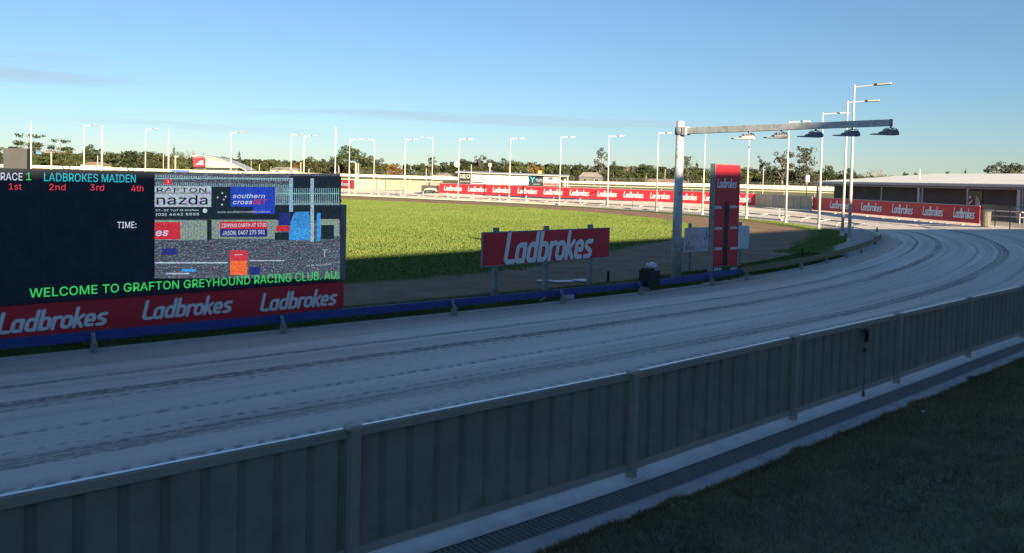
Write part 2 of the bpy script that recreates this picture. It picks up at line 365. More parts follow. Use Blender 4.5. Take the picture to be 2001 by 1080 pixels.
# wide field: one sheet to the horizon that climbs gently towards the far horse track
AZP = [(-90, 2.6), (-32.7, 2.6), (-12.3, 2.4), (-1.8, 2.0), (14, 1.8), (20.6, 1.5), (32.7, 1.5), (90, 1.4)]
def hz(X, Y):
    D = np.hypot(X, Y); az = np.degrees(np.arctan2(X, Y)); zf = np.interp(az, [a for a, _ in AZP], [z for _, z in AZP])
    q = np.clip((D-165)/(285-165), 0, 1); return q*q*(3-2*q)*zf*(1 if np.all(Y > 0) else 1)
rad = [0, 10, 25, 50, 80, 110, 140, 155, 165, 175, 185, 195, 210, 225, 240, 255, 270, 285, 300, 340, 400, 500, 700, 1000, 1600, 2500]
R = []; UV = []
for a in np.radians(np.arange(0, 361, 4)):
    R.append([(r*math.sin(a), r*math.cos(a), float(hz(r*math.sin(a), r*math.cos(a)))*(1 if math.cos(a) > -.2 else 0)-.06) for r in rad]); UV.append([(r, a) for r in rad])
M['field'] = mat('dry_field', (.17, .165, .065), .95, 0, .3, .08, .3, 2, (.23, .19, .10), .03)
grid_mesh('field_ground', R, UV, M['field'])
# apron outside the outer fence on the bend
M['apron'] = mat('apron_gravel', (.36, .32, .27), .95, 0, .2, .7, .3, 20, (.12, .14, .05), .25)
i0 = int(np.argmin(np.hypot(*(OC-np.array((20.5, 26.5))).T))); i1 = int(np.argmin(np.hypot(*(OC-np.array((1.5, 112.3))).T)))
cs = OC[i0:i1]; ns = ON[i0:i1]; zs = ZO[i0:i1]
strip('apron', cs, ns, 0., 34., zs-.02, M['apron'], np.maximum(zs-.15, .0))
# kerb on the inside of the track: a real upstand
def rail_strip(cen, nor, prof, name, m, parent=None, kind=None, z0=None):
    """sweep a closed profile [(across, up)] along a plan curve"""
    k = len(prof); b = MB(); z0 = np.zeros(len(cen)) if z0 is None else z0
    for i in range(len(cen)):
        for a, z in prof: b.v.append((*(cen[i]+nor[i]*a), z0[i]+z))
    for i in range(len(cen)-1):
        for j in range(k):
            q = (j+1) % k; b.f.append((i*k+j, i*k+q, (i+1)*k+q, (i+1)*k+j))
    b.f.append(tuple(range(k))); b.f.append(tuple((len(cen)-1)*k+j for j in reversed(range(k))))
    o = b.obj(name, m, parent)
    if kind: o['kind'] = kind
    return o
def box_prof(a, b, z0, z1): return [(a, z0), (b, z0), (b, z1), (a, z1)]
rail_strip(KC, KN, box_prof(-.05, .06, -.03, .065), 'kerb', M['kerb'], kind='structure')

# ------------------------------------------------------------------ near side: concrete strip, drain grating, lawn
FP = [(-8.9, .0), (-6.4, 2.13), (-3.83, 4.27), (-1.24, 6.39), (1.35, 8.51), (3.89, 10.77), (6.36, 12.96), (8.8, 15.18), (11.22, 17.35), (13.6, 19.6), (15.95, 21.9), (18.2, 24.2), (20.4, 26.6)]
FC = catmull(FP, 6); FN = nrm(FC)
strip('concrete_strip', FC, FN, -.16, .19, .030, M['concrete_new']); strip('concrete_edge', FC, FN, .49, .80, .030, M['concrete'])
strip('drain_floor', FC, FN, .185, .495, -.02, M['black'])
gr = thing('drain_grate', 'long steel mesh drain grate set in the concrete strip beside the dark fence', 'drain grate')
b = MB(); fs = np.r_[0, np.cumsum(np.hypot(*np.diff(FC, axis=0).T))]
def fc(s, off):
    x = np.interp(s, fs, FC[:, 0]); y = np.interp(s, fs, FC[:, 1]); nx = np.interp(s, fs, FN[:, 0]); ny = np.interp(s, fs, FN[:, 1]); return (x+nx*off, y+ny*off)
sg = np.arange(fs[-1]*.12, fs[-1]*.93, .5)
def bars(offs_, w_, z0, z1):
    b = MB()
    for o in offs_:
        for a, c in zip(sg[:-1], sg[1:]):
            p = [fc(a, o-w_), fc(a, o+w_), fc(c, o+w_), fc(c, o-w_)]
            b.add([(*q, z) for z in (z0, z1) for q in p], [(4, 5, 6, 7), (0, 1, 5, 4), (2, 3, 7, 6), (3, 2, 1, 0)])
    return b
bars(np.linspace(.22, .46, 7), .005, -.01, .028).obj('bearing_bars', M['grate'], gr)['kind'] = 'stuff'
bars([.192, .488], .006, -.015, .033).obj('side_frame', M['grate'], gr)
b = MB()
for s in np.arange(sg[0], sg[-1], .06):
    p = [fc(s-.0028, .19), fc(s-.0028, .49), fc(s+.0028, .49), fc(s+.0028, .19)]
    b.add([(*q, z) for z in (.008, .0305) for q in p], [(4, 5, 6, 7), (0, 1, 5, 4), (2, 3, 7, 6)])
b.obj('cross_bars', M['grate'], gr)['kind'] = 'stuff'
M['lawn'] = mat('lawn_soil', (.16, .14, .085), .95, 0, .35, 1.6, .5, 14, (.09, .085, .05), 1.1)
strip('lawn', FC, FN, .79, 16, .034, M['lawn'], .9)
M['blade'] = mat('grass_blade', (.20, .17, .07), .8, 0, .45, 1.1, 0, 0, (.34, .27, .16), .5)
M['blade2'] = mat('grass_blade_infield', (.085, .13, .03), .8, 0, .4, .8, 0, 0, (.17, .15, .06), .6)
def grass(name, pts, hs, wd, m, label, face=None):
    n = len(pts); a = rng.uniform(0, 2*np.pi, n) if face is None else rng.normal(0, face, n); h = hs*rng.uniform(.5, 1.3, n); ln = rng.normal(0, .45, (n, 2))*h[:, None]
    dx = np.c_[np.cos(a), np.sin(a), np.zeros(n)]*wd; P = np.array(pts)
    v = np.empty((n, 3, 3)); v[:, 0] = P-dx; v[:, 1] = P+dx; v[:, 2] = P+np.c_[ln, h]
    me = bpy.data.meshes.new(name); me.from_pydata(v.reshape(-1, 3).tolist(), [], np.arange(3*n).reshape(-1, 3).tolist())
    o = link(name, me, None, m); tag(o, label, 'grass', None, 'stuff'); return o
n = 170000; ss = rng.uniform(fs[-1]*.24, fs[-1]*.92, n); oo = .80+rng.uniform(0, 1, n)**1.2*5.2
edge_n = .06*np.sin(ss*2.1)+.05*np.sin(ss*5.3+1)+.03*np.sin(ss*13)
P = np.array([fc(s, o) for s, o in zip(ss, oo)])+0; oo2 = oo
zz = .034+(oo-.8)/15.2*.878
# ragged edge creeping over the concrete
m2 = 28000; s2 = rng.uniform(fs[-1]*.24, fs[-1]*.92, m2); o2 = .80-np.abs(rng.normal(0, .035, m2))-np.clip(.05*np.sin(s2*2.1)+.05*np.sin(s2*5.3+1)+.03*np.sin(s2*13), 0, 1)*rng.uniform(0, 1, m2)
P2 = np.array([fc(s, o) for s, o in zip(s2, o2)])
grass('lawn_grass', np.vstack([np.c_[P, zz], np.c_[P2, np.full(m2, .028)]]), .045, .006, M['blade'], 'dark shaded lawn grass beside the concrete drain strip')
# grass margin inside the kerb under the blue rail and out to the shade's edge
n = 520000; X_ = rng.uniform(-34, 24, n); Y_ = rng.uniform(19, 112, n); ok = (X_ < .5*Y_) & (X_ > -.36*Y_); X_, Y_ = X_[ok], Y_[ok]
kd = np.full(len(X_), 1e9); ki = np.zeros(len(X_), int)
for i in range(0, len(KC), 3): d_ = np.hypot(X_-KC[i, 0], Y_-KC[i, 1]); m_ = d_ < kd; kd[m_] = d_[m_]; ki[m_] = i
side = ((X_-KC[ki, 0])*KN[ki, 0]+(Y_-KC[ki, 1])*KN[ki, 1]) < 0
wv = .9*np.sin(X_*.31+Y_*.17)+.5*np.sin(X_*.83-Y_*.61)+rng.normal(0, .35, len(X_))
sk_ = SK[ki]; ok = side & ((kd > ringw(sk_)+wv*.5) | ((kd > 2.0) & (kd < 3.6+.3*wv) & (sk_ > s_at((15, 36))) & (sk_ < s_at((22, 78))))); X_, Y_ = X_[ok], Y_[ok]
M['blade3'] = mat('infield_blades', (.125, .175, .035), .8, 0, .12, .10, 0, 0, (.17, .20, .045), .25)
grass('infield_grass', np.c_[X_, Y_, np.full(len(X_), .02)], .06, .028, M['blade3'], 'short green turf filling the middle of the bend', .55)
n = 90000; s_a, s_b = s_at((-12, 10)), s_at((16, 37)); ss = rng.uniform(s_a, s_b, n); oo = -rng.uniform(0, 1, n)**1.1*2.1-.07
P = np.array([kerb_pt(s, o) for s, o in zip(ss, oo)])
grass('margin_grass', np.c_[P, np.full(n, .02)], .06, .009, M['blade2'], 'uneven strip of grass along the inner kerb under the low rail')

# ------------------------------------------------------------------ near fence of ribbed dark steel
fen = thing('steel_fence', 'dark ribbed steel fence with a pale sky-glint strip along its top between the lawn and the track', 'fence')
HF = 1.15
def frame(p, q):
    d = Vector((q[0]-p[0], q[1]-p[1], 0)); L = d.length; a = math.atan2(d.y, d.x); return L, a
for i in range(len(FP)-1):
    L, a = frame(FP[i], FP[i+1]); loc = (FP[i][0], FP[i][1], 0)
    b = MB(); x = .05; prof = []                       # ribbed sheet: pan, rise, crown, fall
    pitch = (L-.1)/12
    for k in range(12):
        x0 = .05+k*pitch; w_ = pitch
        prof += [(x0, 0), (x0+w_*.70, 0), (x0+w_*.76, .026), (x0+w_*.93, .026)]
    prof.append((L-.05, 0))
    n_ = len(prof)
    b.v = [(x, y, .16) for x, y in prof]+[(x, y, HF-.06) for x, y in prof]; b.f = [(j, j+1, j+1+n_, j+n_) for j in range(n_-1)]
    o = b.obj('ribbed_panel', M['fence'], fen); o.location = loc; o.rotation_euler[2] = a
    md = o.modifiers.new('s', 'SOLIDIFY'); md.thickness = .002
    o = bx((L/2, .012, HF-.03), (L-.11, .055, .075)).obj('top_rail', M['fencepost'], fen, bevel=.006); o.location = loc; o.rotation_euler[2] = a
    o = bx((L/2, .012, HF+.0135), (L-.16, .034, .011)).obj('glint_strip', M['cap'], fen, bevel=.003); o.location = loc; o.rotation_euler[2] = a  # added pale strip for the sky's glint on the rail top
    o = bx((L/2, .012, .135), (L-.11, .055, .075)).obj('bottom_rail', M['fencepost'], fen, bevel=.006); o.location = loc; o.rotation_euler[2] = a
for i, p in enumerate(FP):
    q = FP[min(i+1, len(FP)-1)] if i < len(FP)-1 else FP[i-1]; L, a = frame(p, q)
    o = bx((0, -.012, HF/2+.01), (.085, .095, HF)).obj('post', M['fencepost'], fen, bevel=.006); o.location = (*p, 0); o.rotation_euler[2] = a
    o = MB().box((0, .0, HF+.022), (.15, .12, .028), None, .85).obj('post_cap', M['fencepost'], fen, bevel=.004); o.location = (*p, 0); o.rotation_euler[2] = a
# beam sensor box hung on the fence
L, a = frame(FP[5], FP[6]); sb = thing('sensor_box', 'small black box on a thin conduit clipped to the dark steel fence', 'sensor', (FP[5][0]+.62*(FP[6][0]-FP[5][0]), FP[5][1]+.62*(FP[6][1]-FP[5][1]), 0), a)
bx((0, -.06, .95), (.055, .05, .16)).obj('housing', M['black'], sb, bevel=.01); bx((0, -.05, 1.045), (.13, .09, .02)).obj('hood', M['darkgrey'], sb, bevel=.005)
MB().tube([(-.02, -.055, .83), (-.03, -.055, .08)], .008, 8).obj('conduit', M['fence'], sb, True); MB().tube([(-.03, -.055, .10), (-.03, -.055, .033)], .022, 8).obj('foot', M['darkgrey'], sb, True)
bx((-.02, -.05, .74), (.07, .03, .05)).obj('clip', M['darkgrey'], sb)

# ------------------------------------------------------------------ the wordmark, cut as one flat sheet
def arc(cx, cy, rx, ry, a0, a1, n=9): return [(cx+rx*math.cos(math.radians(a0+(a1-a0)*i/n)), cy+ry*math.sin(math.radians(a0+(a1-a0)*i/n))) for i in range(n+1)]
def rrect(cx, cy, hw, hh, r, close=True):
    p = arc(cx+hw-r, cy+hh-r, r, r, 0, 90, 5)+arc(cx-hw+r, cy+hh-r, r, r, 90, 180, 5)+arc(cx-hw+r, cy-hh+r, r, r, 180, 270, 5)+arc(cx+hw-r, cy-hh+r, r, r, 270, 360, 5)
    return p+[p[0]]
GL = {
 'L': ([[(.06, 1.5), (.06, .34)]+arc(.28, .32, .22, .22, 180, 270, 6)+[(.62, .10)]], .72),
 'a': ([rrect(.36, .5, .26, .40, .22), [(.62, .9), (.62, .10)]], .84),
 'd': ([rrect(.36, .5, .26, .40, .22), [(.62, 1.5), (.62, .10)]], .84),
 'b': ([rrect(.36, .5, .26, .40, .22), [(.10, 1.5), (.10, .10)]], .80),
 'r': ([[(.10, .9), (.10, .06)], [(.10, .62)]+arc(.34, .62, .24, .28, 180, 90, 6)+[(.46, .9)]], .56),
 'o': ([rrect(.36, .5, .26, .40, .23)], .80),
 'k': ([[(.10, 1.5), (.10, .06)], [(.56, .93), (.14, .48)], [(.24, .56), (.58, .06)]], .72),
 'e': ([[(.14, .48), (.60, .48), (.60, .68)]+arc(.38, .68, .22, .22, 0, 90, 5)[1:]+arc(.33, .68, .22, .22, 90, 180, 5)+arc(.33, .32, .22, .22, 180, 270, 5)+[(.56, .10)]], .80),
 's': ([[(.56, .9)]+arc(.32, .71, .20, .19, 90, 200, 6)+[(.20, .56), (.46, .44)]+arc(.38, .29, .20, .19, 20, -90, 6)+[(.10, .10)]], .70)}
def wordmark(text='Ladbrokes', th=.128, cell=.042, slant=.20):
    segs = []; x = 0
    for ch in text:
        P_, adv = GL[ch]
        for pl in P_:
            for p, q in zip(pl[:-1], pl[1:]): segs.append((p[0]+x, p[1], q[0]+x, q[1]))
        x += adv
    W_ = x; sg_ = np.array(segs); nx = int((W_+.3)/cell)+1; ny = int(1.8/cell)+1
    gx = np.arange(nx)*cell-.12; gy = np.arange(ny)*cell-.1; X, Y = np.meshgrid(gx, gy); D = np.full(X.shape, 9.)
    for x0, y0, x1, y1 in sg_:
        dx, dy = x1-x0, y1-y0; L2 = dx*dx+dy*dy+1e-9; t = np.clip(((X-x0)*dx+(Y-y0)*dy)/L2, 0, 1)
        D = np.minimum(D, np.hypot(X-x0-t*dx, Y-y0-t*dy))
    F = th-D; verts = []; idx = {}; faces = []
    def V(x_, y_):
        k = (round(x_, 5), round(y_, 5))
        if k not in idx: idx[k] = len(verts); verts.append((x_+slant*y_-W_/2-.1, y_-.75, 0))
        return idx[k]
    for j in range(ny-1):
        run = None
        for i in range(nx-1):
            c = [(i, j), (i+1, j), (i+1, j+1), (i, j+1)]; f = [F[b_, a_] for a_, b_ in c]
            if min(f) > 0:
                if run is None: run = i
                continue
            if run is not None: faces.append((V(gx[run], gy[j]), V(gx[i], gy[j]), V(gx[i], gy[j+1]), V(gx[run], gy[j+1]))); run = None
            if max(f) <= 0: continue
            poly = []
            for k in range(4):
                a_, b_ = c[k], c[(k+1) % 4]; fa, fb = f[k], f[(k+1) % 4]
                if fa > 0: poly.append(V(gx[a_[0]], gy[a_[1]]))
                if (fa > 0) != (fb > 0):
                    t = fa/(fa-fb); poly.append(V(gx[a_[0]]+(gx[b_[0]]-gx[a_[0]])*t, gy[a_[1]]+(gy[b_[1]]-gy[a_[1]])*t))
            if len(poly) >= 3: faces.append(tuple(poly))
    me = bpy.data.meshes.new('wordmark'); me.from_pydata(verts, [], faces); me.materials.append(M['logo']); return me, W_+.3
WM, WMW = wordmark()
def logo(parent, x, z, width, y=-.004, hk=1.0, name='lettering', rot=None):
    o = link(name, WM, parent); k = width/WMW; o.scale = (k, k*hk, 1); o.location = (x, y, z); o.rotation_euler = (math.pi/2, 0, 0) if rot is None else rot
    return o
GLYPH = {}
